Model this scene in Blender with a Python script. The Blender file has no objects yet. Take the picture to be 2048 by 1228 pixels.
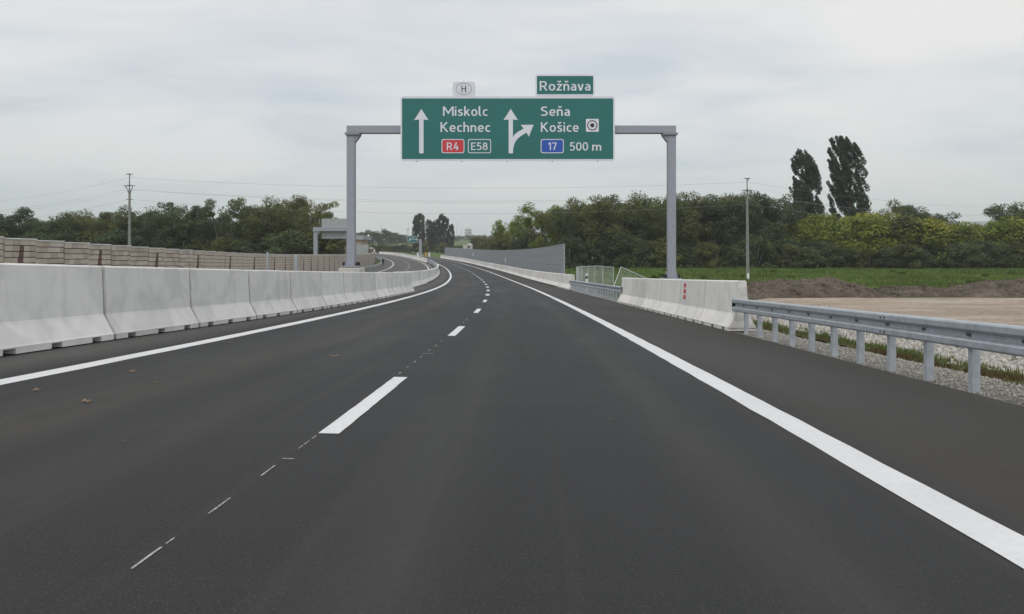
import bpy, bmesh, math, random
import numpy as np
from mathutils import Vector, Matrix, Euler

SC = bpy.context.scene
COL = SC.collection
PI = math.pi
R = math.radians

# ------------------------------------------------------------------ camera
CAM_H = 1.13
F = 1600.0            # focal length in photo pixels (2048 wide)
HOR = 505.0           # photo row of the level horizon
cam_d = bpy.data.cameras.new('camera')
cam = bpy.data.objects.new('camera', cam_d)
COL.objects.link(cam)
cam.location = (0, 0, CAM_H)
cam.rotation_euler = (R(90), 0, 0)
cam_d.sensor_width = 36.0
cam_d.sensor_fit = 'HORIZONTAL'
cam_d.lens = 36.0 * F / 2048.0
cam_d.shift_y = -(614.0 - HOR) / 2048.0
cam_d.clip_start = 0.05
cam_d.clip_end = 30000
SC.camera = cam

# ------------------------------------------------------------------ world + sun
SUN_EL, SUN_AZ = R(54), R(192)     # azimuth measured from +Y towards +X
world = bpy.data.worlds.new('World')
SC.world = world
world.use_nodes = True


def build_world():
    nt = world.node_tree
    nt.nodes.clear()
    N, L = nt.nodes.new, nt.links.new
    out = N('ShaderNodeOutputWorld')
    bg = N('ShaderNodeBackground')
    bg.inputs['Strength'].default_value = 1.0
    L(bg.outputs[0], out.inputs[0])
    sky = N('ShaderNodeTexSky')
    sky.sky_type = 'NISHITA'
    sky.sun_disc = False
    sky.sun_elevation = SUN_EL
    sky.sun_rotation = SUN_AZ
    sky.air_density = 1.2
    sky.dust_density = 2.0
    skys = N('ShaderNodeVectorMath'); skys.operation = 'SCALE'
    skys.inputs['Scale'].default_value = 0.10
    L(sky.outputs[0], skys.inputs[0])
    tc = N('ShaderNodeTexCoord')
    sep = N('ShaderNodeSeparateXYZ')
    L(tc.outputs['Generated'], sep.inputs[0])
    # project the view direction on a cloud ceiling: clouds flatten to the horizon
    zc = N('ShaderNodeMath'); zc.operation = 'MAXIMUM'; zc.inputs[1].default_value = 0.0
    L(sep.outputs['Z'], zc.inputs[0])
    za = N('ShaderNodeMath'); za.operation = 'ADD'; za.inputs[1].default_value = 0.16
    L(zc.outputs[0], za.inputs[0])
    dx = N('ShaderNodeMath'); dx.operation = 'DIVIDE'
    dy = N('ShaderNodeMath'); dy.operation = 'DIVIDE'
    L(sep.outputs['X'], dx.inputs[0]); L(za.outputs[0], dx.inputs[1])
    L(sep.outputs['Y'], dy.inputs[0]); L(za.outputs[0], dy.inputs[1])
    cmb = N('ShaderNodeCombineXYZ')
    L(dx.outputs[0], cmb.inputs[0]); L(dy.outputs[0], cmb.inputs[1])
    mp = N('ShaderNodeMapping')
    mp.inputs['Location'].default_value = (0.35, 2.1, 0.0)
    mp.inputs['Rotation'].default_value = (0, 0, R(-14))
    mp.inputs['Scale'].default_value = (0.62, 1.0, 1.0)
    L(cmb.outputs[0], mp.inputs[0])
    n1 = N('ShaderNodeTexNoise')
    n1.inputs['Scale'].default_value = 0.85
    n1.inputs['Detail'].default_value = 7
    n1.inputs['Roughness'].default_value = 0.45
    n1.inputs['Distortion'].default_value = 0.5
    L(mp.outputs[0], n1.inputs['Vector'])
    n2 = N('ShaderNodeTexNoise')
    n2.inputs['Scale'].default_value = 2.0
    n2.inputs['Detail'].default_value = 4
    n2.inputs['Roughness'].default_value = 0.55
    n2.inputs['Distortion'].default_value = 0.9
    L(mp.outputs[0], n2.inputs['Vector'])
    mixf = N('ShaderNodeMath'); mixf.operation = 'MULTIPLY_ADD'
    mixf.inputs[1].default_value = 0.30
    L(n2.outputs['Fac'], mixf.inputs[0])
    m2 = N('ShaderNodeMath'); m2.operation = 'MULTIPLY'; m2.inputs[1].default_value = 0.70
    L(n1.outputs['Fac'], m2.inputs[0])
    L(m2.outputs[0], mixf.inputs[2])
    ramp = N('ShaderNodeValToRGB')
    e = ramp.color_ramp.elements
    e[0].position = 0.35; e[0].color = (0.560, 0.628, 0.715, 1)
    e[1].position = 0.63; e[1].color = (0.955, 0.930, 0.912, 1)
    m = ramp.color_ramp.elements.new(0.45); m.color = (0.745, 0.780, 0.826, 1)
    m = ramp.color_ramp.elements.new(0.52); m.color = (0.855, 0.860, 0.872, 1)
    L(mixf.outputs[0], ramp.inputs[0])
    # air near the horizon: pale grey green blue
    hz = N('ShaderNodeMapRange')
    hz.inputs['From Min'].default_value = 0.0
    hz.inputs['From Max'].default_value = 0.16
    hz.inputs['To Min'].default_value = 0.75
    hz.inputs['To Max'].default_value = 0.0
    L(zc.outputs[0], hz.inputs['Value'])
    mh = N('ShaderNodeMixRGB')
    mh.inputs['Color2'].default_value = (0.735, 0.795, 0.810, 1)
    L(hz.outputs[0], mh.inputs['Fac']); L(ramp.outputs[0], mh.inputs['Color1'])
    mx = N('ShaderNodeMixRGB')
    mx.inputs['Fac'].default_value = 0.90
    L(skys.outputs[0], mx.inputs['Color1']); L(mh.outputs[0], mx.inputs['Color2'])
    L(mx.outputs[0], bg.inputs['Color'])


build_world()
sun_d = bpy.data.lights.new('sun', 'SUN')
sun_d.energy = 1.3
sun_d.angle = R(25)
sun_d.color = (1.0, 0.965, 0.92)
sun = bpy.data.objects.new('sun', sun_d)
COL.objects.link(sun)
_to = Vector((math.sin(SUN_AZ) * math.cos(SUN_EL), math.cos(SUN_AZ) * math.cos(SUN_EL), math.sin(SUN_EL)))
sun.rotation_euler = (-_to).to_track_quat('-Z', 'Y').to_euler()

SC.view_settings.view_transform = 'Standard'
SC.view_settings.look = 'None'
SC.view_settings.gamma = 1.0
SC.view_settings.exposure = 0.0
SC.view_settings.use_curve_mapping = False
SC.render.engine = 'CYCLES'
SC.cycles.use_denoising = True
SC.cycles.max_bounces = 6
SC.cycles.diffuse_bounces = 3
SC.cycles.glossy_bounces = 3
SC.cycles.transmission_bounces = 4
SC.cycles.transparent_max_bounces = 12
SC.cycles.sample_clamp_indirect = 4.0

# ------------------------------------------------------------------ materials
MATS = {}
EL = 3.2              # length of one barrier block


def hexc(r, g, b):
    def f(c):
        c /= 255.0
        return c / 12.92 if c <= 0.04045 else ((c + 0.055) / 1.055) ** 2.4
    return (f(r), f(g), f(b), 1)


class NB:
    """little node builder"""
    def __init__(s, name):
        s.m = bpy.data.materials.new(name)
        s.m.use_nodes = True
        s.nt = s.m.node_tree
        s.b = s.nt.nodes['Principled BSDF']
        s.out = s.nt.nodes['Material Output']

    def n(s, t, **kw):
        nd = s.nt.nodes.new(t)
        for k, v in kw.items():
            setattr(nd, k, v)
        return nd

    def l(s, a, b):
        s.nt.links.new(a, b)

    def coords(s, kind='Object', scale=(1, 1, 1), loc=None, rand=False):
        tc = s.n('ShaderNodeTexCoord')
        src = tc.outputs[kind]
        if rand:
            oi = s.n('ShaderNodeObjectInfo')
            ml = s.n('ShaderNodeMath', operation='MULTIPLY'); ml.inputs[1].default_value = 57.0
            s.l(oi.outputs['Random'], ml.inputs[0])
            ad = s.n('ShaderNodeVectorMath', operation='ADD')
            s.l(src, ad.inputs[0]); s.l(ml.outputs[0], ad.inputs[1])
            src = ad.outputs[0]
        mp = s.n('ShaderNodeMapping')
        mp.inputs['Scale'].default_value = scale
        if loc:
            mp.inputs['Location'].default_value = loc
        s.l(src, mp.inputs[0])
        return mp.outputs[0]

    def noise(s, vec, scale=5, detail=4, rough=0.55, dist=0.0):
        t = s.n('ShaderNodeTexNoise')
        t.inputs['Scale'].default_value = scale
        t.inputs['Detail'].default_value = detail
        t.inputs['Roughness'].default_value = rough
        t.inputs['Distortion'].default_value = dist
        s.l(vec, t.inputs['Vector'])
        return t.outputs['Fac']

    def ramp(s, fac, stops):
        r = s.n('ShaderNodeValToRGB')
        el = r.color_ramp.elements
        el[0].position, el[0].color = stops[0][0], stops[0][1]
        el[1].position, el[1].color = stops[-1][0], stops[-1][1]
        for p, c in stops[1:-1]:
            e = el.new(p); e.color = c
        s.l(fac, r.inputs[0])
        return r.outputs[0]

    def mix(s, fac, a, b, blend='MIX'):
        m = s.n('ShaderNodeMixRGB', blend_type=blend)
        for i, v in ((0, fac), (1, a), (2, b)):
            if isinstance(v, (int, float)):
                m.inputs[i].default_value = v
            elif isinstance(v, tuple):
                m.inputs[i].default_value = v
            else:
                s.l(v, m.inputs[i])
        return m.outputs[0]

    def math(s, op, a, b=None, c=None, clamp=False):
        m = s.n('ShaderNodeMath', operation=op, use_clamp=clamp)
        for i, v in enumerate((a, b, c)):
            if v is None:
                continue
            if isinstance(v, (int, float)):
                m.inputs[i].default_value = v
            else:
                s.l(v, m.inputs[i])
        return m.outputs[0]

    def bump(s, h, strength=0.3, dist=0.02):
        b = s.n('ShaderNodeBump')
        b.inputs['Strength'].default_value = strength
        b.inputs['Distance'].default_value = dist
        s.l(h, b.inputs['Height'])
        s.l(b.outputs[0], s.b.inputs['Normal'])

    def set(s, color=None, rough=None, metal=None, spec=None):
        for key, v in (('Base Color', color), ('Roughness', rough), ('Metallic', metal), ('Specular IOR Level', spec)):
            if v is None:
                continue
            if isinstance(v, (int, float, tuple)):
                s.b.inputs[key].default_value = v
            else:
                s.l(v, s.b.inputs[key])
        return s.m


def g(v, a=1):
    return (v, v, v, a)


def mat_simple(name, col, rough=0.6, metal=0.0, var=0.12, scale=4.0, spec=0.4, bump=0.0, rand=True):
    b = NB(name)
    v = b.coords('Object', rand=rand)
    n = b.noise(v, scale, 5, 0.6)
    lo = tuple(c * (1 - var) for c in col[:3]) + (1,)
    hi = tuple(min(1, c * (1 + var)) for c in col[:3]) + (1,)
    c = b.ramp(n, [(0.3, lo), (0.7, hi)])
    b.set(c, rough, metal, spec)
    if bump:
        b.bump(b.noise(v, scale * 12, 3), bump, 0.01)
    MATS[name] = b.m
    return b.m


def mat_asphalt():
    b = NB('asphalt')
    uv = b.coords('UV')                       # u = metres across, v = metres along
    sp = b.n('ShaderNodeSeparateXYZ'); b.l(uv, sp.inputs[0])
    U = sp.outputs[0]
    fine = b.noise(b.coords('UV', (1, 1, 1)), 95, 3, 0.7)
    grain = b.ramp(fine, [(0.30, (0.0115, 0.0113, 0.0112, 1)), (0.55, (0.022, 0.0217, 0.0215, 1)), (0.78, (0.056, 0.0545, 0.053, 1))])
    big = b.noise(b.coords('UV', (0.55, 0.12, 1)), 0.8, 5, 0.6, 0.4)
    tone = b.ramp(big, [(0.30, g(0.84)), (0.70, g(1.18))])
    c = b.mix(1.0, grain, tone, 'MULTIPLY')
    # long faint dust streaks along the lanes
    st = b.noise(b.coords('UV', (2.3, 0.035, 1)), 1.6, 4, 0.6, 0.2)
    stf = b.ramp(st, [(0.55, g(0.0)), (0.75, g(0.16))])
    c = b.mix(stf, c, (0.105, 0.093, 0.080, 1))
    # wheel tracks, a little greyer and smoother
    for t0 in (-0.25, 1.45, -3.95, -2.25):
        dd = b.math('ABSOLUTE', b.math('SUBTRACT', U, t0))
        mr = b.n('ShaderNodeMapRange'); mr.inputs['From Min'].default_value = 0.42; mr.inputs['From Max'].default_value = 0.08
        mr.inputs['To Max'].default_value = 0.30
        b.l(dd, mr.inputs['Value'])
        wn = b.noise(b.coords('UV', (0.8, 0.10, 1), (t0, 0, 0)), 1.3, 4, 0.6)
        c = b.mix(b.math('MULTIPLY', mr.outputs[0], b.ramp(wn, [(0.35, g(0.1)), (0.65, g(1.0))])), c, (0.068, 0.065, 0.060, 1))
    # paving seam
    sn = b.noise(b.coords('UV', (0.0, 0.6, 1)), 1.0, 3, 0.6)
    sd = b.math('ABSOLUTE', b.math('ADD', U, b.math('MULTIPLY_ADD', sn, 0.03, 1.36)))
    sf = b.ramp(sd, [(0.010, g(0.22)), (0.022, g(0.0))])
    c = b.mix(sf, c, (0.010, 0.010, 0.010, 1))
    # coarse stone tips
    v2 = b.n('ShaderNodeTexVoronoi'); v2.inputs['Scale'].default_value = 42
    b.l(b.coords('UV'), v2.inputs['Vector'])
    c = b.mix(b.ramp(v2.outputs['Distance'], [(0.10, g(0.42)), (0.24, g(0.0))]), c, (0.105, 0.10, 0.095, 1))
    # oil drips and damp blotches
    ob = b.noise(b.coords('UV', (1.2, 0.5, 1)), 0.9, 4, 0.6, 0.5)
    c = b.mix(b.ramp(ob, [(0.63, g(0.0)), (0.72, g(0.30))]), c, (0.012, 0.012, 0.012, 1))
    # transverse roller / paver bands
    tr = b.noise(b.coords('UV', (0.10, 0.9, 1)), 0.7, 3, 0.5)
    trf = b.ramp(tr, [(0.55, g(0.0)), (0.75, g(0.16))])
    c = b.mix(trf, c, (0.085, 0.084, 0.084, 1))
    # shoulder on the right, browner with dust; strip by the median, paler
    sh = b.n('ShaderNodeMapRange'); sh.inputs['From Min'].default_value = 2.45; sh.inputs['From Max'].default_value = 2.8
    sh.inputs['To Max'].default_value = 0.55
    b.l(U, sh.inputs['Value'])
    c = b.mix(sh.outputs[0], c, (0.046, 0.039, 0.032, 1))
    sm = b.n('ShaderNodeMapRange'); sm.inputs['From Min'].default_value = -5.2; sm.inputs['From Max'].default_value = -5.9
    sm.inputs['To Max'].default_value = 0.48
    b.l(U, sm.inputs['Value'])
    c = b.mix(sm.outputs[0], c, (0.125, 0.118, 0.108, 1))
    # long earthy mud film crossing the left lane
    ww = b.noise(b.coords('UV', (0.0, 0.05, 1)), 1.0, 2, 0.5)
    off = b.math('MULTIPLY_ADD', ww, 2.2, -4.3)
    ds = b.math('ABSOLUTE', b.math('SUBTRACT', U, off))
    band = b.n('ShaderNodeMapRange'); band.inputs['From Min'].default_value = 0.55; band.inputs['From Max'].default_value = 0.05
    band.inputs['To Max'].default_value = 0.34
    b.l(ds, band.inputs['Value'])
    br = b.noise(b.coords('UV', (1.5, 0.2, 1)), 1.5, 5, 0.65)
    bf = b.math('MULTIPLY', band.outputs[0], b.ramp(br, [(0.3, g(0.1)), (0.65, g(1.0))]))
    c = b.mix(bf, c, (0.105, 0.088, 0.066, 1))
    # pale crumbs
    vor = b.n('ShaderNodeTexVoronoi'); vor.inputs['Scale'].default_value = 1.4
    b.l(b.coords('UV'), vor.inputs['Vector'])
    cf = b.ramp(vor.outputs['Distance'], [(0.010, g(0.55)), (0.022, g(0.0))])
    c = b.mix(cf, c, (0.25, 0.23, 0.20, 1))
    b.set(c, b.ramp(big, [(0.3, g(0.62)), (0.7, g(0.78))]), 0.0, 0.30)
    b.bump(fine, 0.5, 0.006)
    MATS['asphalt'] = b.m


def mat_paint():
    b = NB('road_paint')
    v = b.coords('Object')
    n = b.noise(v, 26, 5, 0.7)
    n2 = b.noise(v, 1.3, 3, 0.6)
    c = b.ramp(n, [(0.22, g(0.36)), (0.36, (0.68, 0.68, 0.68, 1)), (0.7, (0.77, 0.77, 0.765, 1))])
    t = b.ramp(n2, [(0.3, g(0.90)), (0.7, g(1.0))])
    b.set(b.mix(1.0, c, t, 'MULTIPLY'), 0.6, 0, 0.4)
    b.bump(n, 0.4, 0.004)
    MATS['road_paint'] = b.m
    b = NB('faded_paint')
    n = b.noise(b.coords('Object'), 30, 5, 0.7)
    b.set(b.ramp(n, [(0.32, g(0.06)), (0.55, g(0.42)), (0.75, g(0.55))]), 0.7, 0, 0.3)
    MATS['faded_paint'] = b.m


def mat_concrete(name, base, grime=0.5, joints=False):
    b = NB(name)
    v = b.coords('Object', rand=True)
    n = b.noise(v, 2.2, 6, 0.62, 0.3)
    lo = tuple(c * 0.86 for c in base) + (1,)
    hi = tuple(min(.92, c * 1.06) for c in base) + (1,)
    c = b.ramp(n, [(0.25, lo), (0.5, base + (1,)), (0.75, hi)])
    # vertical run marks
    vr = b.coords('Object', (2.4, 2.4, 0.5), rand=True)
    n2 = b.noise(vr, 1.1, 4, 0.6)
    c = b.mix(b.ramp(n2, [(0.56, g(0.0)), (0.74, g(0.36 * grime))]), c, (0.31, 0.31, 0.30, 1))
    # cement blotches
    n3 = b.noise(b.coords('Object', (0.7, 0.7, 0.9), rand=True), 0.9, 3, 0.5, 0.6)
    c = b.mix(b.ramp(n3, [(0.55, g(0.0)), (0.60, g(0.38 * grime))]), c, (0.43, 0.43, 0.42, 1))
    # splash dirt near the foot
    sp = b.n('ShaderNodeSeparateXYZ'); b.l(b.coords('Object'), sp.inputs[0])
    mr = b.n('ShaderNodeMapRange'); mr.inputs['From Min'].default_value = 0.45; mr.inputs['From Max'].default_value = 0.05
    mr.inputs['To Max'].default_value = 0.30 * grime
    b.l(sp.outputs[2], mr.inputs['Value'])
    nd = b.noise(v, 5, 4, 0.6)
    c = b.mix(b.math('MULTIPLY', mr.outputs[0], nd), c, (0.42, 0.39, 0.33, 1))
    if joints:      # shade line of the joints, painted into the colour at block ends
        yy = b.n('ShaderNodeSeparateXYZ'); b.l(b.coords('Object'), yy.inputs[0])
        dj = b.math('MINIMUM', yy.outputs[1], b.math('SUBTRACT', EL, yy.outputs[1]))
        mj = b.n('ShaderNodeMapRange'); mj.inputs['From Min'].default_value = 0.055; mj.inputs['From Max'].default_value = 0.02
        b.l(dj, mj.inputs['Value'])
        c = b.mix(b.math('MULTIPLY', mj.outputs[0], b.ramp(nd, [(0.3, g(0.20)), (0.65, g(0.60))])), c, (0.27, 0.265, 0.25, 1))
    pit = b.noise(v, 45, 3, 0.6)
    c = b.mix(b.ramp(pit, [(0.27, g(0.28)), (0.36, g(0.0))]), c, (0.24, 0.24, 0.23, 1))
    oi = b.n('ShaderNodeObjectInfo')
    c = b.mix(1.0, c, b.ramp(oi.outputs['Random'], [(0.0, g(0.88)), (1.0, g(1.04))]), 'MULTIPLY')
    b.set(c, 0.85, 0, 0.25)
    b.bump(pit, 0.25, 0.01)
    MATS[name] = b.m


def mat_steel(name, col, rough=0.5, metal=0.35, spangle=0.10, scale=7):
    b = NB(name)
    v = b.coords('Object', rand=True)
    n = b.noise(v, scale, 5, 0.6)
    lo = tuple(c * (1 - spangle) for c in col) + (1,)
    hi = tuple(c * (1 + spangle) for c in col) + (1,)
    c = b.ramp(n, [(0.3, lo), (0.7, hi)])
    st = b.noise(b.coords('Object', (9, 9, 0.8), rand=True), 1.4, 4, 0.6)
    c = b.mix(b.ramp(st, [(0.55, g(0.0)), (0.75, g(0.28))]), c, tuple(x * 0.70 for x in col) + (1,))
    b.set(c, b.ramp(n, [(0.3, g(rough - 0.06)), (0.7, g(rough + 0.12))]), metal, 0.45)
    MATS[name] = b.m


def mat_leaf(name, dark, mid, lite, trans=0.30):
    b = NB(name)
    oi = b.n('ShaderNodeObjectInfo')
    v = b.coords('Object', rand=True)
    n = b.noise(v, 0.42, 3, 0.6)
    n2 = b.noise(v, 3.5, 2, 0.6)
    f = b.math('MULTIPLY_ADD', n2, 0.35, b.math('MULTIPLY', n, 0.75))
    c = b.ramp(f, [(0.34, dark + (1,)), (0.54, mid + (1,)), (0.74, lite + (1,))])
    c = b.mix(1.0, c, b.ramp(oi.outputs['Random'], [(0, (0.80, 0.86, 0.86, 1)), (0.5, (1, 1, 1, 1)), (1, (1.18, 1.08, 0.92, 1))]), 'MULTIPLY')
    b.set(c, 0.62, 0, 0.22)
    tr = b.n('ShaderNodeBsdfTranslucent')
    b.l(b.mix(1.0, c, (1.05, 1.15, 0.75, 1), 'MULTIPLY'), tr.inputs['Color'])
    mx = b.n('ShaderNodeMixShader'); mx.inputs[0].default_value = trans
    b.l(b.b.outputs[0], mx.inputs[1]); b.l(tr.outputs[0], mx.inputs[2])
    b.l(mx.outputs[0], b.out.inputs[0])
    MATS[name] = b.m


def mat_ground():
    b = NB('ground_cover')
    v = b.coords('Object')
    n = b.noise(v, 0.045, 5, 0.6, 0.5)
    n2 = b.noise(v, 0.9, 5, 0.65)
    c1 = b.ramp(n, [(0.30, (0.105, 0.135, 0.038, 1)), (0.50, (0.090, 0.148, 0.034, 1)), (0.70, (0.145, 0.155, 0.058, 1))])
    c = b.mix(b.ramp(n2, [(0.4, g(0.0)), (0.75, g(0.55))]), c1, (0.055, 0.085, 0.024, 1))
    b.set(c, 0.9, 0, 0.15)
    b.bump(n2, 0.6, 0.15)
    MATS['ground_cover'] = b.m


def mat_dirt(name, a, c2, d, scale=1.0, bump=0.5):
    b = NB(name)
    v = b.coords('Object')
    n = b.noise(v, 0.55 * scale, 6, 0.62, 0.4)
    n2 = b.noise(v, 9 * scale, 5, 0.7)
    c = b.ramp(n, [(0.3, a + (1,)), (0.52, c2 + (1,)), (0.72, d + (1,))])
    c = b.mix(1.0, c, b.ramp(n2, [(0.28, g(0.62)), (0.7, g(1.22))]), 'MULTIPLY')
    b.set(c, 0.95, 0, 0.12)
    b.bump(n2, bump, 0.05)
    MATS[name] = b.m


def mat_yard():
    """compacted yard: bands of fine and coarse gravel with wheel ruts"""
    b = NB('yard_gravel')
    v = b.coords('Object')
    n = b.noise(b.coords('Object', (0.14, 0.40, 1)), 1.0, 5, 0.65, 0.8)
    c = b.ramp(n, [(0.32, (0.27, 0.225, 0.180, 1)), (0.48, (0.37, 0.300, 0.235, 1)), (0.58, (0.43, 0.36, 0.29, 1)), (0.72, (0.45, 0.43, 0.40, 1))])
    n2 = b.noise(v, 3.5, 6, 0.7)
    c = b.mix(1.0, c, b.ramp(n2, [(0.28, g(0.66)), (0.7, g(1.18))]), 'MULTIPLY')
    w = b.noise(b.coords('Object', (0.06, 1.6, 1), (3, 1, 0)), 1.2, 3, 0.5, 0.3)
    c = b.mix(b.ramp(w, [(0.56, g(0.0)), (0.70, g(0.14))]), c, (0.22, 0.18, 0.14, 1))
    b.set(c, 0.95, 0, 0.12)
    b.bump(n2, 0.6, 0.06)
    MATS['yard_gravel'] = b.m


def mat_wallblock():
    b = NB('split_block')
    v = b.coords('Object')
    w = b.noise(b.coords('Object', (1.0, 16.0, 0.6), rand=True), 2.0, 4, 0.7)
    oi = b.n('ShaderNodeObjectInfo')
    base = b.ramp(oi.outputs['Random'], [(0.0, (0.50, 0.42, 0.345, 1)), (0.5, (0.61, 0.52, 0.44, 1)), (1.0, (0.71, 0.625, 0.54, 1))])
    c = b.mix(1.0, base, b.ramp(w, [(0.30, g(0.66)), (0.48, g(0.98)), (0.75, g(1.12))]), 'MULTIPLY')
    b.set(c, 0.92, 0, 0.15)
    b.bump(w, 0.8, 0.03)
    MATS['split_block'] = b.m


mat_asphalt()
mat_paint()
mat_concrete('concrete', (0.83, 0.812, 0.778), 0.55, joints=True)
mat_concrete('plinth_concrete', (0.52, 0.515, 0.47), 0.4)
mat_steel('galvanised', (0.425, 0.465, 0.50), 0.46, 0.30, 0.16, 9)
mat_steel('galvanised_post', (0.455, 0.495, 0.53), 0.52, 0.25, 0.16, 9)
mat_steel('gantry_paint', (0.30, 0.315, 0.355), 0.55, 0.05, 0.05, 3)
mat_simple('sign_green', (0.022, 0.152, 0.138, 1), 0.42, 0, 0.05, 0.8)
mat_simple('sign_white', (0.70, 0.715, 0.77, 1), 0.45, 0, 0.04, 2)
mat_simple('sign_red', (0.56, 0.050, 0.062, 1), 0.42, 0, 0.04, 2)
mat_simple('sign_blue', (0.030, 0.095, 0.43, 1), 0.42, 0, 0.04, 2)
mat_simple('sign_black', (0.03, 0.03, 0.035, 1), 0.5, 0, 0.05, 2)
mat_simple('sign_back', (0.36, 0.385, 0.385, 1), 0.5, 0.2, 0.08, 2)
mat_simple('dark_rubber', (0.015, 0.015, 0.017, 1), 0.6, 0, 0.1, 5)
mat_simple('reflector_red', (0.60, 0.022, 0.035, 1), 0.35, 0, 0.06, 8)
mat_simple('white_plastic', (0.78, 0.78, 0.77, 1), 0.5, 0, 0.05, 6)
mat_simple('orange_plastic', (0.62, 0.26, 0.03, 1), 0.5, 0, 0.05, 6)
mat_simple('fence_steel', (0.50, 0.54, 0.53, 1), 0.5, 0.3, 0.08, 6)
mat_simple('cap_stone', (0.70, 0.68, 0.65, 1), 0.85, 0, 0.10, 2)
mat_simple('red_block', (0.165, 0.098, 0.085, 1), 0.9, 0, 0.25, 6)
mat_simple('mortar', (0.085, 0.068, 0.056, 1), 0.95, 0, 0.15, 6)
mat_simple('noise_grey', (0.29, 0.305, 0.325, 1), 0.6, 0.05, 0.06, 1.2)
mat_simple('noise_frame', (0.42, 0.43, 0.45, 1), 0.5, 0.1, 0.05, 2)
mat_simple('pole_concrete', (0.26, 0.26, 0.25, 1), 0.85, 0, 0.12, 2, bump=0.2)
mat_simple('pole_steel', (0.085, 0.085, 0.085, 1), 0.6, 0.3, 0.1, 3)
mat_simple('cable', (0.30, 0.31, 0.315, 1), 0.6, 0.3, 0.05, 1)
mat_simple('bark', (0.095, 0.080, 0.064, 1), 0.95, 0, 0.3, 3, bump=0.5)
mat_simple('pale_bark', (0.20, 0.185, 0.16, 1), 0.95, 0, 0.3, 3, bump=0.5)
mat_simple('stone_pale', (0.38, 0.36, 0.325, 1), 0.9, 0, 0.6, 8.5)
mat_simple('stone_grey', (0.30, 0.285, 0.255, 1), 0.9, 0, 0.35, 9)
mat_simple('cloth_black', (0.014, 0.014, 0.017, 1), 0.85, 0, 0.2, 9)
mat_simple('skin', (0.42, 0.26, 0.19, 1), 0.6, 0, 0.08, 9)
mat_simple('hair', (0.025, 0.018, 0.014, 1), 0.7, 0, 0.2, 20)
mat_simple('dry_leaf', (0.24, 0.17, 0.105, 1), 0.8, 0, 0.3, 30)
mat_simple('brown_wall', (0.36, 0.265, 0.195, 1), 0.85, 0, 0.08, 0.6)
mat_simple('roof_grey', (0.34, 0.35, 0.36, 1), 0.7, 0.1, 0.08, 0.6)
mat_simple('stake_wood', (0.10, 0.085, 0.065, 1), 0.9, 0, 0.2, 9)
mat_simple('far_hill', (0.060, 0.085, 0.090, 1), 0.95, 0, 0.2, 0.004)
mat_simple('field_tan', (0.21, 0.205, 0.115, 1), 0.95, 0, 0.18, 0.03)
mat_simple('chimney_white', (0.38, 0.38, 0.40, 1), 0.8, 0, 0.05, 0.5)
mat_simple('chimney_red', (0.09, 0.05, 0.06, 1), 0.8, 0, 0.05, 0.5)
mat_simple('window_glass', (0.05, 0.06, 0.07, 1), 0.15, 0, 0.05, 1)
mat_ground()
mat_dirt('mound_soil', (0.085, 0.069, 0.054), (0.135, 0.111, 0.088), (0.205, 0.175, 0.142), 1.6, 1.0)
mat_dirt('yard_gravel', (0.29, 0.245, 0.20), (0.38, 0.315, 0.25), (0.44, 0.41, 0.37), 0.35, 0.5)
mat_yard()
mat_dirt('verge_gravel', (0.20, 0.185, 0.160), (0.26, 0.245, 0.215), (0.32, 0.305, 0.275), 3.0, 0.8)
mat_dirt('rubble_bed', (0.10, 0.09, 0.076), (0.15, 0.137, 0.12), (0.20, 0.185, 0.165), 2.2, 0.9)
mat_dirt('ditch_soil', (0.115, 0.075, 0.042), (0.085, 0.100, 0.034), (0.070, 0.110, 0.030), 1.6, 0.8)
mat_wallblock()
mat_leaf('leaf_dark', (0.044, 0.065, 0.034), (0.081, 0.109, 0.053), (0.149, 0.179, 0.080))
mat_leaf('leaf_olive', (0.066, 0.076, 0.030), (0.122, 0.131, 0.046), (0.227, 0.222, 0.074))
mat_leaf('leaf_lime', (0.098, 0.130, 0.026), (0.195, 0.232, 0.040), (0.342, 0.348, 0.059))
mat_leaf('leaf_yellow', (0.101, 0.122, 0.024), (0.215, 0.233, 0.037), (0.339, 0.330, 0.055))
mat_leaf('leaf_poplar', (0.040, 0.053, 0.034), (0.064, 0.081, 0.051), (0.103, 0.121, 0.077))
mat_leaf('grass_blade', (0.065, 0.103, 0.020), (0.105, 0.162, 0.030), (0.170, 0.202, 0.049), 0.2)
mat_leaf('grass_olive', (0.055, 0.081, 0.024), (0.090, 0.129, 0.036), (0.143, 0.174, 0.062), 0.2)
mat_leaf('grass_dry', (0.095, 0.055, 0.028), (0.135, 0.088, 0.044), (0.185, 0.140, 0.070), 0.2)

# ------------------------------------------------------------------ helpers


def tag(o, label=None, cat=None, group=None, kind=None):
    if label: o['label'] = label
    if cat: o['category'] = cat
    if group: o['group'] = group
    if kind: o['kind'] = kind
    return o


def empty(name, loc=(0, 0, 0), rot=(0, 0, 0)):
    o = bpy.data.objects.new(name, None)
    o.empty_display_size = 0.3
    COL.objects.link(o)
    o.location = loc
    o.rotation_euler = rot
    return o


def obj_from(name, me, parent=None, loc=(0, 0, 0), rot=(0, 0, 0), scale=(1, 1, 1)):
    o = bpy.data.objects.new(name, me)
    COL.objects.link(o)
    o.location = loc
    o.rotation_euler = rot
    o.scale = scale
    if parent:
        o.parent = parent
    return o


def copy_tree(o, parent=None):
    c = o.copy()
    COL.objects.link(c)
    c.parent = parent
    for ch in o.children:
        copy_tree(ch, c)
    return c


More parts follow.
